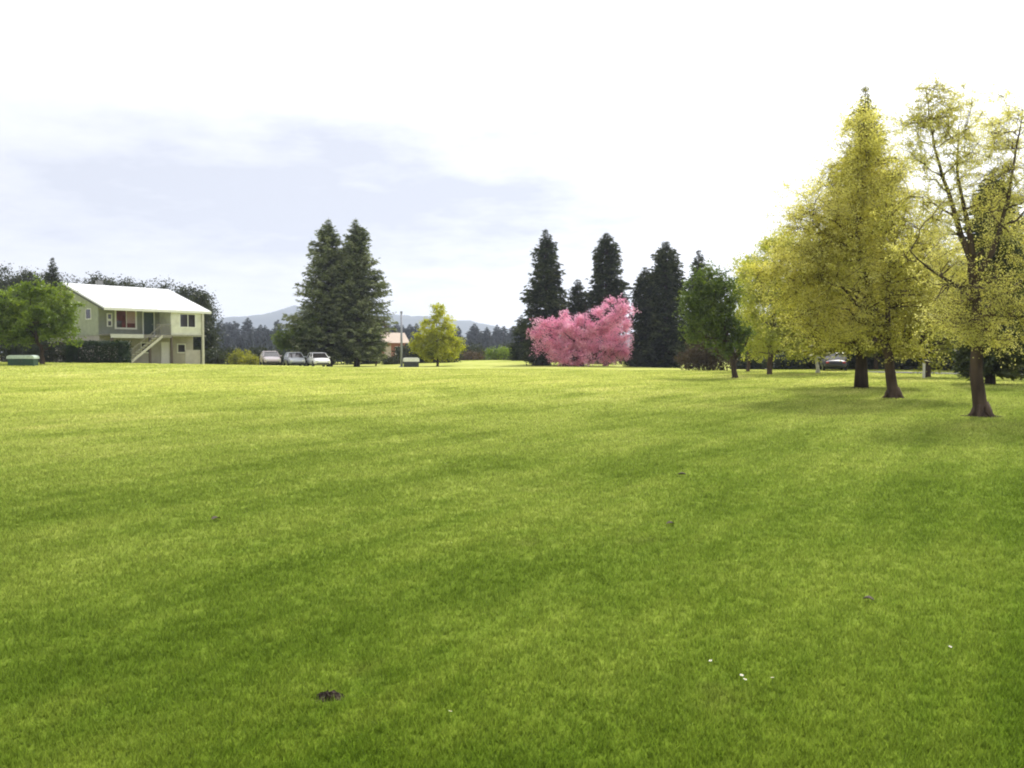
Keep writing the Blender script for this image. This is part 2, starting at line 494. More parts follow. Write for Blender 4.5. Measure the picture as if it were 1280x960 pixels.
leaf_yellowgreen = leafmat('leaf_yellow_green', (.22, .24, .014), (.44, .46, .025), (.62, .60, .05), trans=.55)
leaf_green = leafmat('leaf_green', (.04, .07, .009), (.10, .15, .018), (.20, .25, .035), trans=.45)
leaf_midgreen = leafmat('leaf_mid_green', (.06, .10, .010), (.15, .22, .02), (.27, .34, .04), trans=.45)
leaf_hedge = leafmat('leaf_hedge', (.008, .022, .004), (.02, .045, .008), trans=.25)
leaf_brown = leafmat('leaf_brown', (.05, .035, .015), (.12, .08, .035), trans=.3)
leaf_darkbroad = leafmat('leaf_dark_broad', (.012, .018, .006), (.03, .042, .012), (.05, .055, .02), trans=.3)
petal_pink = leafmat('petal_pink', (.60, .19, .35), (.81, .43, .58), (.92, .67, .78), trans=.5, nscale=.9)
needle_dark = leafmat('needle_dark', (.013, .019, .006), (.040, .053, .018), (.10, .115, .05), trans=.18, gloss=.01, vary=.6)
needle_grey = leafmat('needle_grey', (.045, .062, .018), (.145, .175, .07), (.33, .35, .19), trans=.3, gloss=.02, vary=.6)
leaf_lime = leafmat('leaf_lime', (.22, .25, .03), (.42, .44, .07), (.64, .62, .16), trans=.55)
needle_deep = leafmat('needle_deep_green', (.028, .042, .008), (.065, .085, .014), (.13, .14, .025), trans=.3)
needle_blue = leafmat('needle_blue', (.012, .02, .018), (.025, .038, .035), trans=.15, gloss=.04)
needle_green = leafmat('needle_green', (.12, .12, .016), (.26, .25, .035), (.42, .38, .07), trans=.4)

# ------------------------------------------------------------------ ground
def make_ground():
    radii = [0.0]
    r = .6
    while r < 4000:
        radii.append(r); r *= 1.047 if r < 200 else 1.12
    radii.append(4000)
    na = 300
    v = []
    for r in radii[1:]:
        a = np.arange(na) * 2 * math.pi / na
        x = r * np.sin(a); y = r * np.cos(a)
        v.append(np.stack([x, y, terrain(x, y)], 1))
    v = np.concatenate([np.array([[0, 0, tz(0, 0)]])] + v)
    nr = len(radii) - 1
    faces = [(0, 1 + (j + 1) % na, 1 + j) for j in range(na)]
    for i in range(nr - 1):
        for j in range(na):
            q = (j + 1) % na
            faces.append((1 + i*na + j, 1 + i*na + q, 1 + (i+1)*na + q, 1 + (i+1)*na + j))
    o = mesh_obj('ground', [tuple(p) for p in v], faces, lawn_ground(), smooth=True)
    tag(o, kind='structure')
make_ground()

def make_grass():
    n = 1600000
    # blades grow in tufts; density falls off with distance, blades get coarser so that they stay resolved
    y0, y1 = 2.5, 75.0; per = 5; nt_ = n // per
    u = rng.random(nt_); k = -.72
    ty = (y0 ** (k + 1) + u * (y1 ** (k + 1) - y0 ** (k + 1))) ** (1 / (k + 1))
    tx = rng.uniform(-.78, .78, nt_) * (ty + 1.2)
    n = nt_ * per
    yy = np.repeat(ty, per); xx = np.repeat(tx, per); h2 = np.repeat(rng.random(nt_), per)
    sg = .022 * np.clip(yy / 7, 1, 4)
    yy = yy + rng.normal(size=n) * sg; xx = xx + rng.normal(size=n) * sg
    z = np.empty(n)
    for i in range(0, n, 100000): z[i:i+100000] = terrain(xx[i:i+100000], yy[i:i+100000])
    clump = .5 + .5 * np.sin(xx * 3.1 + 1.7 * np.sin(yy * 1.9)) * np.sin(yy * 2.7 + 1.3 * np.sin(xx * 2.3))
    keep = (np.hypot(xx - soil_xy[0], yy - soil_xy[1]) > .045 + .03 * rng.random(n))
    for bx_, by_, br_ in bare:
        d_ = np.hypot(xx - bx_, yy - by_); keep &= d_ > br_ * (.55 + .6 * rng.random(n)) * (1 + .15 * np.sin(3 * np.arctan2(yy - by_, xx - bx_)))
    h = rng.uniform(.018, .042, n) * (.95 + .16 * clump) * (.8 + .4 * h2) * np.clip(.85 + yy / 60, 1, 1.6)
    w = .0036 * np.clip(yy / 5.5, 1, 9) ** .95 * rng.uniform(.7, 1.3, n)
    a = rng.uniform(0, 2 * math.pi, n)
    lean = rng.uniform(.1, 1.0, n) * h; la = rng.uniform(0, 2 * math.pi, n)
    v = np.empty((n, 3, 3))
    v[:, 0] = np.stack([xx - np.cos(a) * w, yy - np.sin(a) * w, z - .004], 1)
    v[:, 1] = np.stack([xx + np.cos(a) * w, yy + np.sin(a) * w, z - .004], 1)
    v[:, 2] = np.stack([xx + np.cos(la) * lean, yy + np.sin(la) * lean, z + h], 1)
    v = v[keep]; n = len(v)
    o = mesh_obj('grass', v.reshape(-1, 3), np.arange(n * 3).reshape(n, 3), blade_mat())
    tag(o, 'short mown green grass covering the whole field', 'grass', kind='stuff')

soil_D = 1.7 * F / (880 - 440) * 1.0
soil_xy = ((408 - 640) / F * soil_D, soil_D)
bare = [(*P(1228, 22)[:2], .62), (*P(1118, 30)[:2], .6), (*P(1077, 38)[:2], .9), (*P(919, 50)[:2], .7)]
make_grass()

# soil clod, leaves, daisies -------------------------------------------------
worn_m = solid('worn_earth', (.05, .052, .018), .95, .5, 6, spec=.02)
soil_m = solid('dark_soil', (.035, .022, .014), .95, .4, 30, bump=.6, bscale=60)
for bx_, by_, br_ in bare:
    vs_ = [(bx_, by_, tz(bx_, by_) + .006)]; fs_ = []; na_ = 28
    for i_ in (1, 2, 3, 4):
        for j_ in range(na_):
            a_ = 2 * math.pi * j_ / na_; r_ = br_ * .98 * i_ / 4 * (1 + .1 * math.sin(3 * a_ + br_) + .05 * math.sin(7 * a_))
            x_, y_ = bx_ + r_ * math.cos(a_), by_ + r_ * math.sin(a_); vs_.append((x_, y_, tz(x_, y_) + (.006 if i_ < 4 else -.02)))
    fs_ += [(0, 1 + j_, 1 + (j_ + 1) % na_) for j_ in range(na_)]
    for i_ in range(3):
        for j_ in range(na_): q_ = (j_ + 1) % na_; fs_.append((1 + i_*na_ + j_, 1 + (i_+1)*na_ + j_, 1 + (i_+1)*na_ + q_, 1 + i_*na_ + q_))
    tag(mesh_obj('bare_soil', vs_, fs_, worn_m), kind='structure')
def clod():
    x, y = soil_xy
    mb = MB(); c = empty('soil_heap', (x, y, tz(x, y)), 0, 'small dark heap of crumbled soil in the near grass', 'soil heap')
    na, nr = 16, 6
    vs = [(0, 0, .03)]
    for i in range(1, nr + 1):
        for j in range(na):
            a = 2 * math.pi * j / na; r = .06 * i / nr * (1 + .25 * math.sin(2 * a + 1) + .12 * rng.normal())
            vs.append((r * math.cos(a) * 1.2, r * math.sin(a), max(-.01, .03 * (1 - (i / nr) ** 1.5) + .008 * rng.normal()) if i < nr else -.01))
    fs = [(0, 1 + j, 1 + (j + 1) % na) for j in range(na)]
    for i in range(nr - 1):
        for j in range(na):
            q = (j + 1) % na; fs.append((1 + i*na + j, 1 + (i+1)*na + j, 1 + (i+1)*na + q, 1 + i*na + q))
    mesh_obj('soil', vs, fs, soil_m, c)
clod()

petal_w = solid('petal_white', (.6, .6, .55), .7, .05); daisy_y = solid('daisy_centre', (.7, .5, .04), .7, .1)
stem_g = solid('stem_green', (.08, .15, .02), .7, .1)
def daisy():
    r = empty('daisy', (0, 0, 0), 0, 'tiny white daisies scattered in the mown grass of the foreground', 'flower', 'daisies in the grass')
    MB().tube([(0, 0, -.01), (.004, 0, .03), (0, 0, .058)], [.0015] * 3, 4).build('stem', stem_g, r)
    mb = MB()
    for k in range(11):
        a = 2 * math.pi * k / 11; b = len(mb.v); c, s_ = math.cos(a), math.sin(a)
        for rr, ww, zz in ((.003, .0015, .058), (.011, .0034, .060), (.016, .0014, .0595)):
            mb.v += [(rr * c - ww * s_, rr * s_ + ww * c, zz), (rr * c + ww * s_, rr * s_ - ww * c, zz)]
        mb.f += [(b, b+1, b+3, b+2), (b+2, b+3, b+5, b+4)]
    mb.build('petals', petal_w, r)
    MB().tube([(0, 0, .057), (0, 0, .061), (0, 0, .063)], [.004, .004, .002], 8).build('flower_centre', daisy_y, r)
    return r
d0 = daisy()
spots = [(925, 857), (966, 861), (928, 862), (890, 838), (1184, 818), (560, 905)]
for i, (px, py) in enumerate(spots):
    D = 1.7 / -ray(px, py)[1]; x = ray(px, py)[0] * D
    loc = (x, D, tz(x, D))
    if i == 0: d0.location = loc; d0.scale = (.65, .65, .85); d0.rotation_euler = (.2, -.1, 1)
    else:
        c = copy_tree(d0, loc, random.uniform(0, 6), (.6, .6, .8)); c.rotation_euler = (random.uniform(-.3, .4), random.uniform(-.3, .3), random.uniform(0, 6))

dead_leaf_m = solid('dead_leaf', (.05, .032, .018), .8, .3, 40)
def dead_leaf(px, py, size, label):
    D = 1.7 / -ray(px, py)[1]; x = ray(px, py)[0] * D
    vs = []; fs = []
    n = 8
    for i in range(n + 1):
        t = i / n; w = size * .38 * math.sin(math.pi * min(1, t * .93 + .07)) ** .8
        zc = .022 + .01 * math.sin(t * 3)
        vs += [((t - .5) * size, -w, zc + w * .5), ((t - .5) * size, 0, zc), ((t - .5) * size, w, zc + w * .35)]
    for i in range(n):
        for j in range(2): b = i * 3 + j; fs.append((b, b + 3, b + 4, b + 1))
    o = mesh_obj('dead_leaf', vs, fs, dead_leaf_m); o.location = (x, D, tz(x, D)); o.rotation_euler = (.1, .1, random.uniform(0, 3))
    tag(o, label, 'leaf', 'dead leaves lying in the grass')
dead_leaf(852, 599, 0.120, 'small dark dead leaf lying in the grass in the middle of the field')
dead_leaf(838, 662, 0.084, 'dark brown fallen leaf on the grass right of the field centre, nearer the camera')
dead_leaf(1085, 757, 0.078, 'brown dead leaf on the worn patch of grass in the right foreground')
dead_leaf(270, 655, 0.096, 'dark dead leaf on the grass in the left half of the field')

# ------------------------------------------------------------------ house
siding = solid('siding_green_grey', (.27, .30, .23), .75, .08, 3)
def lapped(name, col, pitch=.18, horizontal=True):
    m, nt, out = newmat(name); L = nt.links.new
    tc = N(nt, 'TexCoord'); sx = N(nt, 'SeparateXYZ'); L(tc.outputs['Object'], sx.inputs[0])
    no = N(nt, 'TexNoise', Scale=2.0, Detail=6.0); L(tc.outputs['Object'], no.inputs['Vector'])
    c = ramp(nt, no.outputs['Fac'], [(.3, [x * .85 for x in col]), (.7, [min(1, x * 1.12) for x in col])])
    mo = N(nt, 'Math', operation='FRACT'); dv = N(nt, 'Math', operation='DIVIDE'); dv.inputs[1].default_value = pitch
    L(sx.outputs['Z' if horizontal else 'X'], dv.inputs[0]); L(dv.outputs[0], mo.inputs[0])
    bp = N(nt, 'Bump', Strength=1.0, Distance=.03); L(mo.outputs[0], bp.inputs['Height'])
    b = N(nt, 'BsdfPrincipled', Roughness=.7); L(c, b.inputs['Base Color']); L(bp.outputs[0], b.inputs['Normal'])
    L(b.outputs[0], out.inputs[0]); return m
sid_green = lapped('lap_siding_green', (.25, .265, .22))
sid_gable = lapped('gable_siding_green', (.36, .39, .30))
sid_cream = lapped('lap_siding_cream', (.68, .68, .62))
plaster = solid('plaster_pinkish', (.37, .345, .30), .85, .12, 2)
roof_m = solid('roof_white_metal', (.78, .79, .80), .35, .06, 1.5)
trim_w = solid('trim_white', (.75, .75, .70), .6, .05)
trim_cream = solid('trim_cream', (.55, .55, .47), .6, .06)
trim_dark = solid('trim_dark', (.06, .065, .05), .6, .2)
post_m = solid('post_paint', (.52, .50, .42), .6, .1)
post_dark = solid('post_brown', (.10, .075, .055), .7, .2)
door_m = solid('door_dark_green', (.035, .06, .05), .4, .2)
door_w = solid('door_white', (.7, .68, .66), .5, .05)
curtain = solid('curtain_red', (.10, .018, .014), .8, .5, 2.5)
wood_m = solid('deck_wood', (.22, .205, .17), .8, .2, 5)
def glass():
    m, nt, out = newmat('window_glass')
    b = N(nt, 'BsdfPrincipled', Roughness=.04); b.inputs['Base Color'].default_value = (.035, .03, .03, 1); b.inputs['Specular IOR Level'].default_value = .8
    nt.links.new(b.outputs[0], out.inputs[0]); return m
glass_m = glass()

def make_house():
    fx, fy = -36.3, 78.0
    bz = tz(fx, fy) - .0
    ang = math.atan2(.8, .6)
    h = empty('house', (fx, fy, bz), ang, 'two storey green house with white metal roof, raised deck and outside stairs', 'house')
    W, Dp = 9.4, 9.4; zf = 2.6; re = 4.75; rz_ = 7.15; ry = 5.0
    def roofz(y): return re + (rz_ - re) * (y + 2.1) / (ry + 2.1) if y <= ry else rz_ - (rz_ - re) * (y - ry) / (ry + 2.1)
    MB().box(.05, .05, -.8, W - .05, Dp, zf - .12).build('lower_wall', plaster, h)
    front = MB().box(0, 0, zf - .12, W, .15, roofz(0) - .2).build('front_wall', sid_green, h)
    MB().box(.15, Dp - .15, zf - .12, W - .15, Dp, roofz(Dp) - .2).build('rear_wall', sid_green, h)
    for x0 in (0, W - .15):
        MB().prismx([(.15, zf - .12), (Dp, zf - .12), (Dp, roofz(Dp) - .2), (ry, rz_ - .2), (.15, roofz(.15) - .2)], x0, x0 + .15).build('gable_wall', sid_gable, h)
    MB().box(.2, .2, zf - .1, W - .2, Dp - .2, zf).build('floor_slab', wood_m, h)
    # roof: two sloped slabs, standing seams
    rf = MB()
    x0, x1 = -.65, W + .5
    def slab(m, y0, z0, y1, z1, t, xa, xb): m.prismx([(y0, z0), (y1, z1), (y1, z1 + t), (y0, z0 + t)], xa, xb)
    slab(rf, -2.1, re, ry, rz_, .12, x0, x1); slab(rf, ry, rz_, Dp + .5, roofz(Dp + .5), .12, x0, x1)
    roof = rf.build('roof', roof_m, h)
    sm = MB()
    for i in range(18):
        xx = x0 + .05 + i * (x1 - x0 - .14) / 17
        slab(sm, -2.08, re + .121, ry, rz_ + .121, .035, xx, xx + .04)
    sm.build('roof_seams', roof_m, roof)
    fa = MB().box(x0, -2.16, re - .12, x1, -2.10, re + .1)
    fa.build('fascia', trim_w, roof)
    bg = MB(); slab(bg, -2.1, re - .17, ry, rz_ - .17, .165, x0 - .04, x0 - .002); slab(bg, ry, rz_ - .17, Dp + .5, roofz(Dp + .5) - .17, .165, x0 - .04, x0 - .002)
    bg.build('bargeboard', trim_dark, roof)
    MB().box(3.0, 5.6, 6.7, 3.5, 6.1, 7.75).build('chimney', solid('flue_grey', (.2, .2, .2), .6), roof)
    # deck with cream rim
    dk = MB().box(0, -2.0, zf - .12, W, -.003, zf - .02).build('deck', wood_m, h)
    MB().box(-.05, -2.06, zf - .36, 3.0, -2.003, zf - .02).build('deck_rim', trim_cream, dk)
    MB().box(3.002, -2.06, zf - .3, 5.75, -2.003, zf - .02).build('deck_rim', wood_m, dk)
    # railing
    rl = MB(); rl.box(0.0, -1.98, zf + .86, 3.1, -1.90, zf + .93); rl.box(0.0, -1.97, zf + .06, 3.1, -1.92, zf + .12)
    for i in range(21): xx = .02 + i * .15; rl.box(xx, -1.965, zf + .12, xx + .035, -1.93, zf + .86)
    for xx in (0.0, 1.55, 3.06): rl.box(xx, -1.99, zf - .02, xx + .08, -1.91, zf + 1.0)
    rl2 = MB(); rl2.box(4.3, -1.98, zf + .86, 5.78, -1.90, zf + .93)
    for i in range(10): xx = 4.32 + i * .15; rl2.box(xx, -1.965, zf + .0, xx + .035, -1.93, zf + .86)
    rl2.build('railing', wood_m, h)
    # bay on the right
    bx0, bx1, by0 = 5.8, 9.0, -1.9
    bw = MB()
    wx0, wx1, wz0, wz1 = 6.75, 8.3, 3.35, 4.5
    bw.box(bx0, by0, zf, wx0, by0 + .12, re + .05).box(wx1, by0, zf, bx1, by0 + .12, re + .05)
    bw.box(wx0, by0, zf, wx1, by0 + .12, wz0).box(wx0, by0, wz1, wx1, by0 + .12, re + .05)
    bw.box(bx0, by0 + .12, zf, bx0 + .12, -.003, re + .25).box(bx1 - .12, by0 + .12, zf, bx1, -.003, re + .25)
    bw.build('bay_wall', sid_cream, h)
    MB().box(bx0 - .05, by0 - .08, zf - .15, bx1 + .05, by0 - .0025, zf + .08).build('bay_skirt', trim_cream, h)
    def window(x0, z0, x1, z1, y, th=.1, mull=(), fm=trim_w, cur=False, t=.09):
        fr = MB()
        fr.box(x0 - t, y - .06, z0 - t, x1 + t, y + .02, z0).box(x0 - t, y - .06, z1, x1 + t, y + .02, z1 + t)
        fr.box(x0 - t, y - .06, z0, x0, y + .02, z1).box(x1, y - .06, z0, x1 + t, y + .02, z1)
        for m in mull: fr.box(m - .03, y - .05, z0, m + .03, y + .015, z1)
        w = fr.build('window', fm, h)
        MB().box(x0, y - .022, z0, x1, y - .008, z1).build('pane', curtain if cur else glass_m, w)
        return w
    window(wx0, wz0, wx1, wz1, by0 + .04, mull=(7.55,))
    # main picture window : red curtain half, pale blind half
    w = window(1.6, 3.2, 3.4, 4.7, 0, mull=(2.55,), cur=True, t=.15)
    MB().box(2.58, -.03, 3.6, 3.45, -.0245, 4.75).build('blind', solid('blind_mauve', (.36, .25, .24), .8, .15), w)
    MB().box(1.55, -.031, 3.17, 2.1, -.0255, 3.8).build('pane', glass_m, w)
    window(.82, 3.35, 1.12, 3.75, 0); window(.82, 3.95, 1.12, 4.35, 0)
    # door and sidelight
    fr = MB().box(4.1, -.07, zf, 4.2, .02, 4.75).box(5.2, -.07, zf, 5.3, .02, 4.75).box(4.2, -.07, 4.65, 5.2, .02, 4.75)
    dr = MB().box(4.2, -.04, zf, 5.2, -.003, 4.65).build('door', door_m, h)
    fr.build('door_frame', trim_w, dr)
    MB().tube([(5.08, -.06, 3.55), (5.08, -.10, 3.55), (5.0, -.10, 3.55)], [.02] * 3, 6).build('handle', trim_w, dr)
    # gable window half hidden
    gw = MB(); y0_, y1_ = 1.3, 2.1
    gw.box(-.05, y0_ - .08, 3.9, .01, y1_ + .08, 3.98).box(-.05, y0_ - .08, 4.8, .01, y1_ + .08, 4.88).box(-.05, y0_ - .08, 3.98, .01, y0_, 4.8).box(-.05, y1_, 3.98, .01, y1_ + .08, 4.8)
    g = gw.build('window', trim_w, h); MB().box(-.03, y0_, 3.98, -.012, y1_, 4.8).build('pane', glass_m, g)
    # posts
    for xx, m_ in ((.06, post_dark), (3.6, post_dark), (5.75, post_dark)):
        MB().box(xx, -1.98, -.8, xx + .16, -1.82, zf - .125).build('post', m_, h)
    MB().box(8.95, -2.08, -1.0, 9.15, -1.905, re - .02).build('post', post_m, h)
    # lower level openings
    MB().box(5.95, -.02, -.3, 6.75, .048, 1.95).build('lower_door', door_w, h)
    lw = MB().box(3.9, -.02, .9, 4.9, .048, 1.9).build('window', trim_w, h); MB().box(4.0, -.035, 1.0, 4.8, -.022, 1.8).build('pane', glass_m, lw)
    lw = MB().box(7.6, -.02, .9, 8.5, .048, 1.8).build('window', trim_w, h); MB().box(7.7, -.035, 1.0, 8.4, -.022, 1.7).build('pane', glass_m, lw)
    MB().box(7.3, -1.8, -.8, 8.9, -1.72, 1.2).build('screen_panel', plaster, h)
    # stairs along the front of the deck
    st = MB(); n = 12
    for i in range(n):
        xx = 4.2 - i * .27; zz = zf - .1 - (i + 1) * .205
        st.box(xx - .30, -3.0, zz, xx, -2.1, zz + .05)
    s = st.build('stairs', wood_m, h)
    for yy in (-3.05, -2.13):
        MB().prism([(4.25, zf - .30), (4.25, zf - .05), (1.0, -.0 + .09), (1.0, -.18)], yy, yy + .05).build('stringer', post_m, s)
    hr = MB(); hr.tube([(4.2, -3.02, zf + .85), (1.05, -3.02, 1.0)], [.028, .028], 6)
    for i in range(7):
        t = i / 6; xx = 4.2 - 3.1 * t; zb = (zf - .02) * (1 - t) + .12 * t
        hr.tube([(xx, -3.02, zb - .1), (xx, -3.02, zb + .9)], [.02, .02], 5)
    hr.build('handrail', wood_m, s)
    return h, ang
make_house()

# ------------------------------------------------------------------ cars
tyre_m = solid('tyre', (.02, .02, .02), .85, .2); rim_m = solid('rim', (.35, .35, .36), .35, .1, metallic=.7)
chrome = solid('light_lens', (.7, .7, .68), .15, .05); red_l = solid('tail_lens', (.35, .02, .02), .2, .1); plastic_d = solid('dark_plastic', (.03, .03, .03), .6, .2)
def paint(name, col): return solid(name, col, .28, .04, 2)
def make_car(loc, rz, pm, label, group='cars parked beyond the field', van=False):
    c = empty('parked_car', loc, rz, label, 'car', group)
    L_, Wd = 4.4, 1.74; hw = Wd / 2
    top = 1.75 if van else 1.44
    # lofted body: stations along x with (z low, z belt, halfwidth)
    st = [(-2.20, .42, .62, .66), (-2.12, .30, .80, .78), (-1.75, .24, .93, .85), (-.9, .22, .95, .87), (.3, .22, .94, .87), (1.2, .22, .90, .86), (1.8, .25, .80, .82), (2.12, .30, .66, .74), (2.2, .42, .56, .62)]
    vs = []; fs = []
    for x, zl, zb, w in st:
        zm = (zl + zb) / 2
        vs += [(x, -w * .86, zl), (x, -w, zl + (zm - zl) * .5), (x, -w * 1.01, zm + .06), (x, -w * .93, zb - .03), (x, -w * .8, zb), (x, 0, zb + .025), (x, w * .8, zb), (x, w * .93, zb - .03), (x, w * 1.01, zm + .06), (x, w, zl + (zm - zl) * .5), (x, w * .86, zl)]
    k = 11
    for i in range(len(st) - 1):
        for j in range(k): q = (j + 1) % k; fs.append((i*k + j, i*k + q, (i+1)*k + q, (i+1)*k + j))
    fs.append(tuple(range(k))[::-1]); fs.append(tuple((len(st) - 1) * k + j for j in range(k)))
    b = mesh_obj('body', vs, fs, pm, c, smooth=False)
    m = b.modifiers.new('subsurf', 'SUBSURF'); m.levels = 1; m.render_levels = 2
    # cabin : roof and pillars in paint, panes inset
    xr0, xr1 = (-1.95, .65) if van else (-1.35, .25); xb0, xb1 = (-2.1, 1.25) if van else (-1.95, 1.05)
    zt = top; wb, wt = .80, .62
    B = [(xb0, wb, .90), (xb1, wb, .90)]; T = [(xr0, wt, zt - .03), (xr1, wt, zt - .03)]
    glassm = MB()
    v = [(xb0,-wb,.9),(xb1,-wb,.9),(xb1,wb,.9),(xb0,wb,.9),(xr0,-wt,zt-.06),(xr1,-wt,zt-.06),(xr1,wt,zt-.06),(xr0,wt,zt-.06)]
    glassm.v = v; glassm.f = [(0,3,2,1),(4,5,6,7),(0,1,5,4),(1,2,6,5),(2,3,7,6),(3,0,4,7)]
    glassm.build('windows', glass_m, c)
    rf = MB()
    rf.v = [(xr0-.06,-wt-.02,zt-.055),(xr1+.06,-wt-.02,zt-.055),(xr1+.06,wt+.02,zt-.055),(xr0-.06,wt+.02,zt-.055),(xr0+.05,-wt+.1,zt),(xr1-.08,-wt+.1,zt),(xr1-.08,wt-.1,zt),(xr0+.05,wt-.1,zt)]
    rf.f = [(0,3,2,1),(4,5,6,7),(0,1,5,4),(1,2,6,5),(2,3,7,6),(3,0,4,7)]
    for s_ in (-1, 1):
        for (xa, xb_) in ((xb0, xr0), (xb1, xr1), ((xb0 + xb1) / 2, (xr0 + xr1) / 2)):
            rf.tube([(xa, s_ * (wb + .004), .9), (xb_, s_ * (wt + .004), zt - .05)], [.035, .03], 6)
    rf.build('roof', pm, c)
    for x in (-1.35, 1.38):
        for s_ in (-1, 1):
            y = s_ * .80
            w = MB().tube([(x, y - .1, .32), (x, y - .085, .32), (x, y + .085, .32), (x, y + .1, .32)], [.27, .32, .32, .27], 20).build('wheel', tyre_m, c)
            MB().tube([(x, y + s_ * .098, .32), (x, y + s_ * .106, .32)], [.20, .17], 14).build('rim', rim_m, w)
    for s_ in (-1, 1):
        MB().box(2.10, s_ * .56 - .13, .54, 2.20, s_ * .56 + .13, .66).build('headlight', chrome, c, bevel=.02)
        MB().box(-2.19, s_ * .60 - .10, .60, -2.10, s_ * .60 + .12, .74).build('tail_light', red_l, c, bevel=.02)
        MB().box(.75, s_ * .93 - .08, .92, .88, s_ * .93 + .08, 1.03).build('wing_mirror', pm, c, bevel=.02)
    MB().box(2.12, -.6, .32, 2.23, .6, .44).build('bumper', plastic_d, c, bevel=.02)
    MB().box(-2.23, -.6, .36, -2.12, .6, .48).build('bumper', plastic_d, c, bevel=.02)
    return c
sil = paint('paint_mauve_silver', (.55, .47, .48)); gry = paint('paint_silver_grey', (.38, .40, .42)); wht = paint('paint_white', (.78, .78, .78)); drk = paint('paint_dark_blue', (.03, .03, .05))
make_car(P(338, 88), R(-68), sil, 'pinkish silver car, leftmost of the row parked beside the twin conifers')
make_car(P(368, 88.5), R(-68), gry, 'silver grey car parked between the pinkish car and the white car')
make_car(P(398, 88), R(-66), wht, 'white car parked next to the trunks of the twin conifers')
make_car(P(1041, 70), R(76), drk, 'dark blue car parked behind the white birch trunk under the trees')

# ------------------------------------------------------------------ small red building
def small_house():
    x, y, z = P(480, 124)
    h = empty('small_building', (x, y, z), R(24), 'small red brick building with pale roof behind the twin conifers', 'building')
    brick = solid('brick_red', (.30, .12, .09), .85, .25, 8)
    pale = solid('roof_pale_brown', (.46, .37, .30), .8, .15)
    MB().box(-2.6, -2, -1.2, 2.6, 2, 2.7).build('wall', brick, h)
    MB().prismx([(-2.5, 2.55), (2.5, 2.55), (0, 4.0)], -3.0, 3.0).build('roof', pale, h)
    d = MB().box(-.5, -2.04, .0, .45, -2.003, 2.1).build('door', solid('door_pale', (.5, .42, .38), .6), h)
    MB().box(.3, -2.09, 1.0, .37, -2.042, 1.1).build('handle', trim_dark, d)
    for xx in (-1.9, 1.1):
        w = MB().box(xx - .05, -2.05, .95, xx + .95, -2.003, 2.05).build('window', trim_w, h)
        MB().box(xx, -2.065, 1.0, xx + .9, -2.052, 2.0).build('pane', glass_m, w)
small_house()

# ------------------------------------------------------------------ pole, boxes, posts
def pole():
    x, y, z = P(502, 93); H = zat(502, 389, 93) - z
    p = empty('lamp_post', (x, y, z), 0, 'tall plain grey metal post standing beside the low white topped box', 'post')
    g = solid('galvanised', (.30, .31, .36), .5, .1, metallic=.3)
    MB().tube([(0, 0, -.3), (0, 0, H * .5), (0, 0, H - .25)], [.14, .115, .09], 12).build('pole', g, p, smooth=True)
    MB().box(-.25, -.25, -.3, .25, .25, .08).build('base', g, p, bevel=.02)
    MB().tube([(0, 0, H - .25), (0, 0, H - .18), (0, 0, H - .02), (0, 0, H)], [.10, .14, .13, .06], 12).build('cap', g, p)
pole()
def cabinet(px, D, w, d, hgt, bm, lm, label, name, rz=0.0, lid=.3):
    x, y, z = P(px, D)
    c = empty(name, (x, y, z), rz, label, 'cabinet')
    MB().box(-w/2, -d/2, -.2, w/2, d/2, hgt - lid).build('body', bm, c, bevel=.03)
    MB().prism([(-w/2 - .06, hgt - lid + .002), (w/2 + .06, hgt - lid + .002), (w/2 + .04, hgt - .08), (w/2 - .15, hgt), (-w/2 + .15, hgt), (-w/2 - .04, hgt - .08)], -d/2 - .06, d/2 + .06).build('lid', lm, c, bevel=.02)
    MB().box(-.004, -d/2 - .012, .0, .004, -d/2 - .001, hgt - lid - .04).build('door_gap', plastic_d, c)
    for s_ in (-1, 1):
        MB().box(s_ * .09 - .015, -d/2 - .05, hgt * .35, s_ * .09 + .015, -d/2 - .002, hgt * .35 + .12).build('handle', trim_dark, c)
cabinet(514, 92, 1.55, .9, .98, solid('box_dark', (.03, .035, .04), .6, .2), solid('lid_white', (.75, .75, .72), .6), 'low dark box with a white lid standing in the grass beside the grey post', 'utility_box', .15, .42)
cabinet(29, 62.5, 1.75, .8, .74, solid('box_green', (.02, .06, .035), .6, .2), solid('lid_pale_green', (.42, .50, .44), .6), 'low green box with pale lid on the lawn under the round tree', 'utility_box', .1, .26)

def marker(px, D, hgt, label):
    x, y, z = P(px, D)
    p = empty('marker_post', (x, y, z), .2, label, 'post')
    MB().box(-.06, -.06, -.2, .06, .06, hgt).build('post', solid('post_white', (.6, .58, .52), .6, .1), p, bevel=.015)
    MB().prism([(-.075, hgt), (.075, hgt), (0, hgt + .07)], -.075, .075).build('cap', trim_dark, p)
marker(1155, 54, .95, 'short white marker post in the shade left of the large right hand trunk')

# road on the right under the trees -------------------------------------------------
def road():
    asphalt = solid('asphalt', (.07, .07, .072), .85, .2, 12, bump=.3, bscale=80)
    pts = []
    a = np.array(P(1075, 66)[:2]); b = np.array(P(1500, 57)[:2])
    n = 30; vs = []; fs = []
    d = (b - a) / np.linalg.norm(b - a); q = np.array([-d[1], d[0]])
    for i in range(n + 1):
        for w in (-1.9, 0, 1.9):
            p = a + (b - a) * i / n + q * (w * (1 if i > 1 else .8)); vs.append((p[0], p[1], tz(p[0], p[1]) + .045))
    for i in range(n):
        for j in range(2): k = i * 3 + j; fs.append((k, k + 3, k + 4, k + 1))
    # the sheet gets a real thickness
    o = mesh_obj('path', vs, fs, asphalt); m = o.modifiers.new('solid', 'SOLIDIFY'); m.thickness = .2; m.offset = -1
    tag(o, kind='structure')
road()

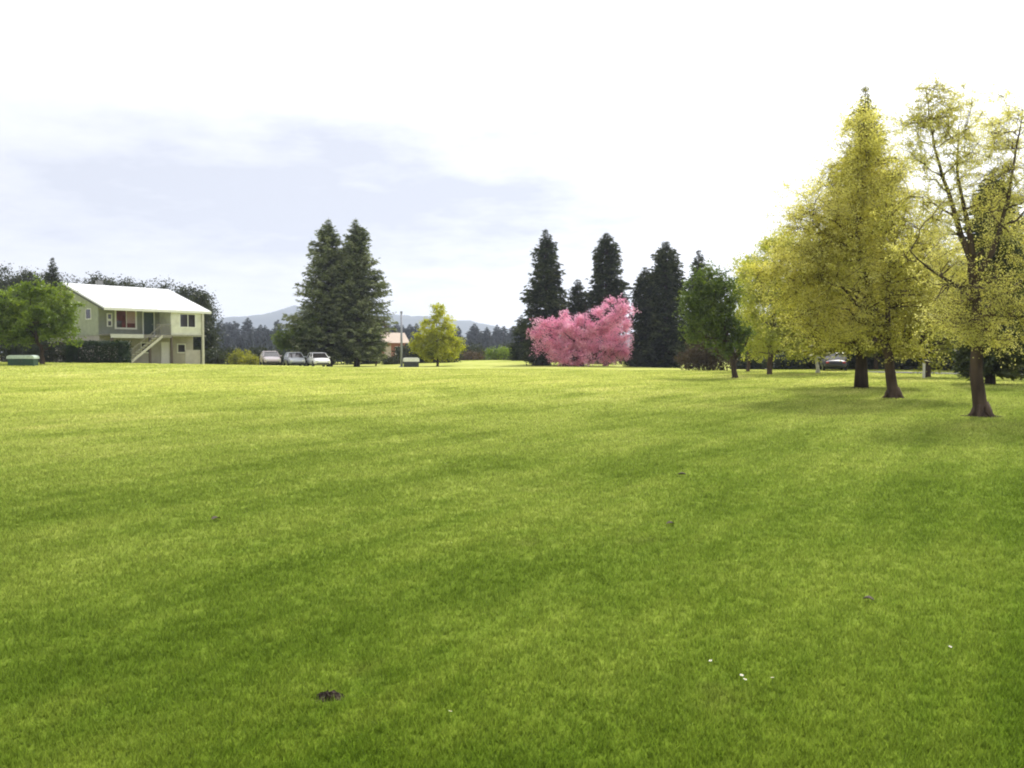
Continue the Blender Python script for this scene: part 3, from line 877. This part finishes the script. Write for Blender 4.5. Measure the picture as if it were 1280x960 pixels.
# ------------------------------------------------------------------ TREES, right foreground
def tree(*a, **k): return broadleaf('broadleaf_tree', *a, **k)
# A : open crown, big limbs (nearest)
tree(1228, 22, [(1165, 135, 36, 44), (1150, 150, 26, 40), (1258, 165, 34, 44), (1190, 120, 26, 34), (1165, 140, 38, 50), (1160, 185, 50, 65), (1215, 215, 60, 95), (1265, 200, 52, 75, 1.0), (1150, 290, 45, 60), (1290, 300, 55, 80), (1200, 380, 70, 60, -.5), (1275, 400, 55, 55), (1320, 240, 60, 110)], .19,
     leaf_golden_pale, bark_red, 68000, .045, 'tall tree with open sparse golden leaves and thick trunk, nearest at right edge', nclust=560, csig=.27, ntwig=7, jit=.13, ontwig=.95, wob=.012, taper=1.35, roots=6,
     trunk_path=[[(1228, 524, 0), (1227, 515, 0), (1221, 440, 0), (1219, 380, 0), (1214, 325, .1), (1198, 275, .2), (1182, 220, .3), (1168, 165, .3), (1158, 105, .3)],
                 [(1213, 320, 0), (1210, 260, .3), (1204, 200, .5), (1208, 150, .6)],
                 [(1217, 350, 0), (1238, 300, -.2), (1248, 250, -.3), (1256, 190, -.3), (1266, 140, -.2)],
                 [(1219, 400, 0), (1255, 372, .3), (1290, 350, .5), (1330, 310, .7)],
                 [(1218, 380, 0), (1190, 362, -.3), (1150, 340, -.5), (1120, 318, -.7)]], limbs=40, twig=.006, stem2=.36)
# B : golden crown on leaning twin stems
tree(1118, 30, [(1028, 262, 32, 34), (995, 320, 38, 38), (1052, 205, 30, 36), (1102, 215, 32, 44), (1076, 150, 17, 30), (1130, 270, 30, 40), (1050, 410, 50, 26), (1130, 410, 42, 28), (978, 355, 40, 44), (1000, 400, 42, 32), (1165, 345, 42, 50), (1000, 280, 28, 30), (1150, 400, 45, 34), (1085, 225, 50, 60), (1050, 270, 58, 60), (1100, 290, 70, 70), (1030, 320, 52, 50), (1145, 320, 48, 60), (1075, 350, 80, 50), (1075, 180, 30, 42), (1150, 380, 45, 45), (1020, 375, 45, 40)], .21,
     leaf_gold, bark_red, 150000, .064, 'golden leaved tree with reddish twin stems leaning left', nclust=680, csig=.44, ntwig=6, jit=.15, ontwig=.92, roots=5, wob=.015,
     trunk_path=[[(1118, 502, 0), (1118, 494, 0), (1111, 445, 0), (1095, 395, 0), (1080, 340, .1), (1070, 280, .2), (1074, 210, .2), (1075, 150, .2)],
                 [(1110, 445, 0), (1106, 400, -.2), (1103, 355, -.3), (1110, 300, -.4), (1104, 240, -.4)]], limbs=30, twig=.01)
# C : tall conifer with thick dark trunk behind B
conifer('conifer', 1077, 38, 96, 165, 'tall golden green conifer whose dark bare tip rises above the golden tree', needle_green, bark_dark, dens=2.6, bare=.14, power=1.05, droop=.3, spray=.26, irr=.4, top_w=.02)
# D : small dark trunked green tree
tree(919, 50, [(882, 378, 28, 36), (902, 374, 26, 30), (880, 408, 24, 28), (908, 415, 22, 28), (888, 350, 20, 16), (922, 430, 12, 12), (932, 418, 12, 12)], .20,
     leaf_green, bark_dark, 26000, .13, 'small dense green tree leaning left on a short dark trunk', nclust=190, csig=.30,
     trunk_path=[[(919, 476, 0), (919, 470, 0), (917, 445, 0), (908, 415, 0), (898, 385, 0), (890, 350, 0)], [(918, 448, 0), (932, 430, 0), (938, 415, 0)]], limbs=16, twig=.014)
# crowns behind
tree(962, 58, [(948, 345, 26, 40), (985, 335, 34, 50), (1015, 320, 30, 50), (965, 395, 40, 45), (960, 425, 40, 24), (1000, 430, 36, 20), (940, 385, 22, 40), (998, 405, 30, 45), (970, 305, 25, 28)], .2, leaf_lime, bark_mid, 46000, .13, 'spreading yellow green tree right beside the small green tree', nclust=190, csig=.42, limbs=18)
tree(935, 66, [(935, 400, 22, 38), (930, 350, 20, 30), (945, 430, 22, 22)], .15, leaf_lime, bark_mid, 18000, .14, 'slim pale yellow tree behind the short dark trunk', nclust=90, csig=.4, limbs=10)
tree(1022, 62, [(1015, 380, 36, 45), (1035, 350, 38, 45), (1000, 420, 26, 28), (1045, 410, 32, 34)], .15, leaf_olive, bark_white, 22000, .16, 'olive leaved birch with a pale white trunk behind the golden tree', nclust=160, csig=.42, limbs=16,
     trunk_path=[[(1022, 469, 0), (1022, 460, 0), (1023, 430, 0), (1020, 390, 0), (1022, 340, 0)], [(1023, 430, 0), (1040, 390, 0), (1045, 350, 0)]])
tree(1160, 56, [(1150, 390, 45, 55), (1175, 350, 45, 55), (1130, 350, 40, 45), (1180, 420, 40, 30)], .2, leaf_olive, bark_dark, 26000, .16, 'broad olive green tree filling the gap between the two nearest trunks', nclust=190, csig=.45, limbs=18)
tree(1290, 52, [(1285, 380, 50, 55), (1262, 420, 38, 34), (1300, 320, 50, 60)], .2, leaf_olive, bark_dark, 22000, .16, 'olive green tree at the right edge behind the nearest trunk', nclust=170, csig=.45, limbs=16)
tree(1095, 74, [(1090, 400, 42, 45), (1060, 425, 32, 28), (1120, 425, 32, 28)], .2, leaf_olive, bark_mid, 11000, .26, 'low dull green tree behind the thick dark conifer trunk', nclust=140, csig=.5, limbs=14)
tree(1215, 70, [(1215, 405, 50, 45), (1190, 430, 34, 26), (1245, 430, 34, 26)], .2, leaf_olive, bark_mid, 11000, .26, 'low dull green tree directly behind the nearest trunk', nclust=140, csig=.5, limbs=14)
conifer('conifer', 1238, 42, 203, 84, 'dark green columnar conifer standing behind the nearest tree', needle_deep, bark_dark, dens=3.2, bare=.06, power=.42, droop=.3, spray=.28, irr=.2)
conifer('conifer', 1180, 86, 330, 90, 'dark broad conifer deep in the shade behind the nearest trunks', needle_dark, bark_dark, dens=2.0, bare=.01, power=.6, spray=.42)
conifer('conifer', 1290, 80, 250, 110, 'dark broad conifer at the right edge behind the olive tree', needle_dark, bark_dark, dens=2.0, bare=.01, power=.6, spray=.42)
conifer('conifer', 1050, 88, 320, 100, 'dark broad conifer behind the birch and the golden tree', needle_dark, bark_dark, dens=2.0, bare=.01, power=.7, spray=.42)
conifer('conifer', 985, 92, 345, 80, 'dark conifer glimpsed behind the spreading yellow green tree', needle_dark, bark_dark, dens=2.0, bare=.01, power=.7, spray=.42)
for i, (px, D, w, t, lab) in enumerate([(1085, 78, 56, 415, 'dark shrub behind the thick conifer trunk'), (1175, 76, 58, 408, 'dark shrub between the marker post and the nearest trunk'),
                                  (1262, 68, 58, 405, 'dark shrub at the right edge behind the nearest trunk'), (1000, 80, 56, 424, 'dark shrub left of the white birch trunk'), (1035, 82, 60, 405, 'dark shrub behind the dark blue car'), (1200, 84, 60, 400, 'tall dark shrub left of the nearest thick trunk'), (1290, 60, 50, 400, 'dark shrub cut by the right edge of the view'), (950, 84, 46, 436, 'dark shrub right of the short dark trunk'), (1130, 80, 60, 410, 'dark shrub between the leaning golden tree and the marker post'), (1222, 72, 56, 410, 'dark shrub right behind the nearest thick trunk')]):
    b = P(px, D); by = 440 - (b[2] - CAMZ) * F / D
    shrub('shrub', px, D, [(px, (t + by) / 2 + 4, w * .62, (by - t) / 2 + 2), (px - w * .4, (t + by) / 2 + 8, w * .45, (by - t) / 2 - 2), (px + w * .4, (t + by) / 2 + 7, w * .45, (by - t) / 2 - 2)],
          leaf_darkbroad, bark_dark, 7000, .24, lab, group='dark shrubs under the right hand trees', csig=.25)
shrub('shrub', 886, 72, [(880, 438, 22, 22), (900, 445, 22, 16), (862, 448, 14, 12)], leaf_brown, bark_dark, 6000, .2, 'brownish twiggy shrub under the small green tree', csig=.22)

# ------------------------------------------------------------------ middle conifers + cherry
conifer('conifer', 682, 96, 281, 74, 'dark pointed conifer at the left end of the middle group', needle_dark, bark_dark, dens=1.7, bare=.06, power=.78, spray=.5, irr=.35)
conifer('conifer', 757, 98, 286, 56, 'dark rounded top conifer rising behind the pink cherry', needle_dark, bark_dark, dens=1.6, bare=.25, power=.58, spray=.5, irr=.4)
conifer('conifer', 722, 99, 346, 44, 'short dark conifer in the dip between the two taller ones', needle_dark, bark_dark, dens=1.5, bare=.08, power=.6, spray=.5, irr=.35)
conifer('conifer', 832, 95, 297, 60, 'very dense dark columnar conifer right of the pink cherry', needle_dark, bark_dark, dens=2.3, bare=.02, power=.46, spray=.45, irr=.3)
conifer('conifer', 806, 96, 330, 44, 'lower dark columnar conifer pressed against the pink cherry', needle_dark, bark_dark, dens=2.1, bare=.02, power=.5, spray=.45, irr=.3)
conifer('conifer', 872, 100, 308, 44, 'thin dark conifer top showing above the small green tree', needle_dark, bark_dark, dens=1.5, bare=.06, power=.7, spray=.5, irr=.35)
conifer('conifer', 652, 108, 392, 30, 'little dark conifer at the foot of the left middle conifer', needle_dark, bark_dark, dens=1.5, bare=.02, power=.6, spray=.45)
broadleaf('cherry_tree', 728, 90, [(691, 414, 22, 20), (700, 436, 30, 18), (765, 434, 26, 18), (725, 446, 40, 11), (714, 420, 28, 27), (735, 415, 30, 28), (762, 400, 26, 24), (772, 410, 20, 24), (745, 436, 28, 16), (775, 432, 16, 18), (703, 440, 22, 12), (757, 386, 16, 12), (682, 406, 15, 13), (676, 420, 12, 14), (706, 410, 18, 14), (775, 390, 12, 14)], .2,
          petal_pink, bark_dark, 48000, .16, 'wide pink blossoming cherry tree in front of the dark conifers', nclust=300, csig=.34, jit=.4, limbs=24, fork=.16, depth=.7, twig=.02)
for px, t in ((676, 446), (715, 448), (790, 446)):
    b = P(px, 94)
    shrub('shrub', px, 94, [(px, t + 2, 16, 10)], leaf_darkbroad, bark_dark, 2500, .22, {676: 'low dark shrub under the left edge of the pink cherry', 715: 'low dark shrub behind the middle of the pink cherry', 790: 'low dark shrub at the foot of the columnar conifers'}[px], group='low dark shrubs round the cherry', csig=.2)

# ------------------------------------------------------------------ yellow tree, twin conifers
broadleaf('broadleaf_tree', 547, 96, [(546, 428, 31, 22), (548, 408, 24, 22), (530, 433, 15, 16), (564, 433, 15, 16), (547, 389, 10, 10), (546, 445, 27, 8), (546, 438, 28, 10)], .16, leaf_yellowgreen, bark_mid, 48000, .15,
          'small bright yellow green tree alone in the middle of the far edge', nclust=330, csig=.28, limbs=16, fork=.2)
conifer('conifer', 412, 95, 268, 118, 'left one of the tall grey green twin conifers', needle_grey, bark_dark, group='twin conifers', dens=2.1, bare=.08, power=.82, spray=.36, irr=.38, top_w=.02)
conifer('conifer', 446, 95.5, 268, 104, 'right one of the tall grey green twin conifers', needle_grey, bark_dark, group='twin conifers', dens=2.1, bare=.08, power=.78, spray=.36, irr=.38, top_w=.02)
tree(384, 93, [(368, 420, 20, 15), (388, 410, 18, 18), (356, 428, 11, 9), (400, 420, 14, 16)], .12, leaf_green, bark_dark, 14000, .18, 'low mid green tree at the left foot of the twin conifers', nclust=110, csig=.3, limbs=10, fork=.3)
tree(470, 100, [(468, 418, 14, 16), (480, 410, 10, 10), (458, 425, 12, 14)], .1, leaf_brown, bark_dark, 3500, .2, 'small brownish tree in front of the red brick building', nclust=60, csig=.28, limbs=8)
shrub('shrub', 303, 96, [(303, 448, 18, 10), (293, 450, 11, 8), (313, 450, 12, 8)], leaf_olive, bark_dark, 3500, .18, 'rounded olive shrub left of the parked cars', csig=.16)
shrub('shrub', 590, 116, [(590, 446, 18, 6)], leaf_brown, bark_dark, 1500, .2, 'low brown scrub right of the yellow green tree', csig=.18)
shrub('shrub', 622, 118, [(622, 442, 18, 8)], leaf_midgreen, bark_dark, 1800, .22, 'pale green scrub on the rise left of the conifers', csig=.2)
shrub('shrub', 487, 104, [(490, 451, 14, 5)], leaf_darkbroad, bark_dark, 1200, .2, 'low dark scrub at the foot of the grey post', csig=.15)

# ------------------------------------------------------------------ left: round tree, hedge, backdrop
tree(53, 66, [(45, 385, 42, 34), (15, 395, 34, 34), (75, 390, 30, 32), (45, 405, 50, 30), (20, 408, 34, 20), (80, 410, 26, 22), (-15, 400, 34, 34), (50, 365, 26, 20)], .2, leaf_midgreen, bark_dark, 42000, .16,
     'large round leafy green tree in front of the house', nclust=420, csig=.24, limbs=26, fork=.3)
def hedge(pxa, pxb, D, top, label):
    a = P(pxa, D); b = P(pxb, D)
    root = empty('hedge', ((a[0]+b[0])/2, D, tz((a[0]+b[0])/2, D)), 0, label, 'hedge')
    w = abs(b[0] - a[0]); H = zat((pxa+pxb)/2, top, D) - root.location.z
    n = 16000
    # leaves on the faces and inside a clipped block
    u = rng.uniform(-1, 1, (n, 3)); ax = rng.integers(0, 3, n)
    for k in range(3):
        mk = ax == k; u[mk, k] = np.sign(u[mk, k]) * rng.uniform(.8, 1.03, mk.sum())
    pos = u * np.array([w/2, .7, H/2]) + np.array([0, 0, H/2]); pos[:, 2] = np.maximum(pos[:, 2], .02)
    pos += rng.normal(size=pos.shape) * .06
    mb = MB()
    for k in range(26):
        xx = -w/2 + .2 + (w - .4) * k / 25
        mb.tube(wig((xx, 0, -.1), (xx + rng.normal() * .2, rng.normal() * .3, H * .85), 3, .05), [.035, .03, .02, .01], 5, cap=False)
    mb.build('stems', bark_dark, root)
    v, f = leaf_quads(pos, np.full(n, .15), .6, up=1.0); mesh_obj('foliage', v, f, leaf_hedge, root)
hedge(88, 159, 74.3, 428, 'dark clipped hedge in front of the left half of the house')
shrub('shrub', 70, 78, [(72, 440, 22, 12), (50, 442, 20, 12)], leaf_darkbroad, bark_dark, 4000, .2, 'dark shrub in shade between the round tree and the hedge', csig=.2)
shrub('shrub', 10, 80, [(8, 436, 24, 14), (30, 440, 20, 12)], leaf_darkbroad, bark_dark, 4000, .2, 'dark shrub at the left edge under the round tree', csig=.2)

back = [(-30, 118, 338, 40), (12, 116, 334, 40), (52, 122, 340, 36), (120, 124, 346, 28), (152, 120, 350, 26), (195, 118, 350, 30), (235, 108, 358, 28)]
labs = ['dark spreading tree at the extreme left edge behind the round tree', 'dark spreading tree above the left part of the round tree', 'dark tree left of the thin spire behind the round tree',
        'dark tree behind the left end of the white roof', 'dark tree behind the middle of the white roof ridge', 'dark tree behind the right part of the white roof', 'dark tree behind the right gable end of the house']
for (px, D, t, w), lab in zip(back, labs):
    tree(px, D, [(px, t + 30, w * .9, 28), (px - w * .6, t + 40, w * .75, 34), (px + w * .6, t + 38, w * .75, 34), (px, t + 62, w * 1.2, 36)], .25, leaf_darkbroad, bark_dark, 30000, .27, lab, group='dark trees behind the house', nclust=340, csig=.62, jit=.5, ontwig=.5, limbs=12)
tree(256, 98, [(254, 400, 12, 34), (248, 425, 16, 24), (262, 430, 12, 20), (252, 375, 9, 16)], .15, leaf_darkbroad, bark_dark, 7000, .26, 'narrow dark tree just right of the house corner', nclust=100, csig=.36, limbs=10)
conifer('conifer', 68, 112, 318, 26, 'thin dark conifer spire rising behind the round tree and house', needle_dark, bark_dark, dens=1.5, power=.6, spray=.45)
for px, w, lab in [(285, 22, 'dark thicket behind the olive shrub'), (330, 24, 'dark thicket behind the pinkish silver car'), (372, 24, 'dark thicket behind the silver grey car'), (405, 20, 'dark thicket behind the white car'), (452, 24, 'dark thicket behind the twin conifer trunks'),
                   (512, 22, 'dark thicket behind the low box with the white lid'), (548, 26, 'dark thicket behind the yellow green tree'), (588, 22, 'dark thicket right of the yellow green tree'), (640, 20, 'dark thicket just left of the little dark conifer'), (740, 40, 'dark thicket behind the pink cherry'), (690, 30, 'dark thicket behind the left middle conifer')]:
    Dt = 124 if 560 < px < 645 else 107
    x_, y_, z_ = P(px, Dt)
    yb = 440 + (CAMZ - z_) * F / Dt
    shrub('shrub', px, Dt, [(px, yb - 9, w, 10), (px + w * .5, yb - 6, w * .5, 8)], leaf_darkbroad, bark_dark, 3500, .26, lab, group='dark thickets along the far edge', csig=.3)
shrub('shrub', 268, 92, [(268, 447, 16, 9)], leaf_darkbroad, bark_dark, 2000, .2, 'low dark shrub between the house corner and the olive shrub', csig=.16)

# ------------------------------------------------------------------ distant conifers (copies) and hills
protos = []
for i in range(3):
    mb, v, f = conifer_meshes(17, 3.4 + .5 * i, dens=.8, bare=.03, power=.6 + .1 * i, spray=.9, irr=.3)
    root = empty('conifer', (0, 0, 0), 0, 'bluish dark conifers in the distant belt beyond the field', 'conifer', 'distant conifer belt')
    mb.build('trunk', bark_dark, root); mesh_obj('crown', v, f, needle_blue, root)
    protos.append(root)
far = []
def belt(p0, p1, n, tops, D0, D1):
    for i in range(n):
        px = p0 + (p1 - p0) * (i + random.uniform(.1, .9)) / n
        D = random.uniform(D0, D1)
        far.append((px, D, random.uniform(*tops)))
belt(262, 352, 19, (394, 416), 340, 420)
belt(262, 360, 12, (412, 426), 300, 330)
belt(478, 522, 12, (402, 418), 340, 420)
belt(560, 662, 26, (402, 424), 340, 420)
belt(575, 660, 12, (418, 430), 300, 330)
belt(352, 480, 9, (405, 425), 240, 300)
belt(-60, 250, 14, (400, 415), 260, 330)
belt(700, 900, 12, (395, 420), 240, 330)
belt(920, 1330, 26, (385, 415), 150, 260)
for i, (px, D, t) in enumerate(far):
    x, y, z = P(px, D); H = zat(px, t, D) - z
    sc = H / 17 ; sw = sc * random.uniform(.85, 1.25)
    if i < 3:
        protos[i].location = (x, y, z); protos[i].scale = (sw, sw, sc)
    else:
        copy_tree(protos[i % 3], (x, y, z), random.uniform(0, 6), (sw, sw, sc))

def hills():
    m, nt, out = newmat('hill_forest'); L = nt.links.new
    g = N(nt, 'NewGeometry'); no = N(nt, 'TexNoise', Scale=.012, Detail=8.0, Roughness=.6); L(g.outputs['Position'], no.inputs['Vector'])
    c = ramp(nt, no.outputs['Fac'], [(.35, (.02, .035, .03)), (.6, (.05, .065, .045)), (.75, (.10, .11, .08))])
    b = N(nt, 'BsdfPrincipled', Roughness=.95); b.inputs['Specular IOR Level'].default_value = .1; L(c, b.inputs['Base Color']); L(b.outputs[0], out.inputs[0])
    # ridge height over the azimuth (photo columns), a real range of hills several hundred metres deep
    keys = [(-600, 30), (0, 34), (200, 38), (280, 41), (330, 50), (372, 56), (420, 52), (480, 50), (540, 44), (600, 34), (650, 26), (720, 20), (900, 22), (1280, 30), (1900, 40)]
    kx = [k[0] for k in keys]; ky = [k[1] for k in keys]
    rows, cols = 14, 160; vs = []; fs = []
    for i in range(rows + 1):
        t = i / rows
        Y = 2600 + 1100 * t
        for j in range(cols + 1):
            px = -600 + 2500 * j / cols
            prof = math.sin(math.pi * min(1, t * 1.0)) ** .8
            hgt = np.interp(px, kx, ky) / F * 3150
            n_ = math.sin(px * .035 + i * .9) * .06 + math.sin(px * .11 + i * 1.7) * .035 + math.sin(px * .29 + i) * .015
            vs.append(((px - 640) / F * Y, Y, -6.5 + (hgt + 6) * prof * (1 + n_)))
    for i in range(rows):
        for j in range(cols):
            k = i * (cols + 1) + j; fs.append((k, k + 1, k + cols + 2, k + cols + 1))
    o = mesh_obj('hills', vs, fs, m, smooth=True); tag(o, kind='structure')
hills()

# ------------------------------------------------------------------ haze
def haze():
    m, nt, out = newmat('haze_air')
    v = N(nt, 'VolumePrincipled'); v.inputs['Color'].default_value = (.74, .82, 1, 1); v.inputs['Density'].default_value = .00028; v.inputs['Anisotropy'].default_value = .3
    nt.links.new(v.outputs[0], out.inputs['Volume'])
    o = MB().box(-4300, -4300, -9, 4300, 4300, 190).build('haze', m)
    tag(o, 'thin bluish haze in the air over the field and hills', 'haze', kind='stuff')
haze()

# ------------------------------------------------------------------ sun and sky
SUN_EL, SUN_AZ = 50.0, 28.0     # azimuth to the right of the view direction
sd = (math.sin(R(SUN_AZ)) * math.cos(R(SUN_EL)), math.cos(R(SUN_AZ)) * math.cos(R(SUN_EL)), math.sin(R(SUN_EL)))
sl = bpy.data.lights.new('sun', 'SUN'); sl.energy = 3.6; sl.angle = R(4); sl.color = (1, .95, .86)
so = bpy.data.objects.new('sun', sl); COL.objects.link(so); so.location = (0, 0, 60)
so.rotation_euler = (R(90 - SUN_EL), 0, R(180 - SUN_AZ))

def world():
    w = bpy.data.worlds.new('World'); scene.world = w; w.use_nodes = True
    nt = w.node_tree; nt.nodes.clear(); L = nt.links.new
    out = N(nt, 'OutputWorld'); bg = N(nt, 'Background'); bg.inputs['Strength'].default_value = .1
    sky = N(nt, 'TexSky', sky_type='NISHITA', sun_disc=False); sky.sun_elevation = R(SUN_EL); sky.sun_rotation = R(SUN_AZ)
    tc = N(nt, 'TexCoord'); nrm = N(nt, 'VectorMath', operation='NORMALIZE'); L(tc.outputs['Generated'], nrm.inputs[0])
    V = nrm.outputs[0]
    sx = N(nt, 'SeparateXYZ'); L(V, sx.inputs[0])
    def M(op, a, b=None, c=None, clamp=False):
        n = N(nt, 'Math', operation=op); n.use_clamp = clamp
        for i, q in enumerate((a, b, c)):
            if q is None: continue
            if isinstance(q, (int, float)): n.inputs[i].default_value = q
            else: L(q, n.inputs[i])
        return n.outputs[0]
    # layer of cloud seen in perspective
    zz = M('ADD', M('MAXIMUM', sx.outputs['Z'], 0.0), .16)
    cb = N(nt, 'CombineXYZ'); L(M('DIVIDE', sx.outputs['X'], zz), cb.inputs[0]); L(M('DIVIDE', sx.outputs['Y'], zz), cb.inputs[1])
    n1 = N(nt, 'TexNoise', Scale=.85, Detail=7.0, Roughness=.52, Distortion=.35); L(cb.outputs[0], n1.inputs['Vector'])
    n2 = N(nt, 'TexNoise', Scale=3.2, Detail=8.0, Roughness=.6); L(cb.outputs[0], n2.inputs['Vector'])
    # a bank of grey cloud stands ahead-left, 5 to 17 degrees up
    az = M('ARCTAN2', sx.outputs['X'], sx.outputs['Y'])
    el = M('ARCSINE', sx.outputs['Z'])
    da = M('DIVIDE', M('SUBTRACT', az, R(-12)), R(29)); de = M('DIVIDE', M('SUBTRACT', el, R(9.8)), R(6.8))
    r2 = M('ADD', M('MULTIPLY', da, da), M('MULTIPLY', de, de))
    bank = M('POWER', 2.718, M('MULTIPLY', r2, -.9))
    nz = M('ADD', M('MULTIPLY', n1.outputs['Fac'], .55), M('MULTIPLY', n2.outputs['Fac'], .45))
    mask = M('MULTIPLY', M('SUBTRACT', M('ADD', M('MULTIPLY', bank, .58), nz), .58), 2.2, clamp=True)
    # brightness of the white cloud deck grows towards the sun
    dt = N(nt, 'VectorMath', operation='DOT_PRODUCT'); L(V, dt.inputs[0]); dt.inputs[1].default_value = sd
    glow = M('POWER', M('MAXIMUM', dt.outputs['Value'], 0.0), 3.0)
    lum = M('MULTIPLY_ADD', glow, 16.0, M('MULTIPLY_ADD', nz, 5.0, 6.4))
    white = N(nt, 'MixRGB', blend_type='MULTIPLY'); white.inputs[0].default_value = 1; white.inputs[1].default_value = (1, 1, 1.01, 1); L(lum, white.inputs[2])
    mx = N(nt, 'MixRGB'); L(mask, mx.inputs[0]); L(white.outputs[0], mx.inputs[1]); mx.inputs[2].default_value = (6.5, 6.75, 7.6, 1)
    m2 = N(nt, 'MixRGB'); m2.inputs[0].default_value = .93; L(sky.outputs[0], m2.inputs[1]); L(mx.outputs[0], m2.inputs[2])
    L(m2.outputs[0], bg.inputs[0]); L(bg.outputs[0], out.inputs[0])
world()

# ------------------------------------------------------------------ camera + render settings
cam = bpy.data.cameras.new('camera'); co = bpy.data.objects.new('camera', cam); COL.objects.link(co)
cam.sensor_width = 36; cam.lens = 36 * F / 1280; cam.clip_start = .1; cam.clip_end = 9000
co.location = (0, 0, CAMZ); co.rotation_euler = (R(90) - PITCH, 0, 0)
scene.camera = co
vs = scene.view_settings; vs.view_transform = 'Standard'; vs.look = 'None'; vs.gamma = 1; vs.use_curve_mapping = False; vs.exposure = .27
scene.render.engine = 'CYCLES'
scene.cycles.use_denoising = True
scene.cycles.max_bounces = 8; scene.cycles.transmission_bounces = 6; scene.cycles.transparent_max_bounces = 8; scene.cycles.volume_bounces = 0
scene.cycles.filter_width = 2.0
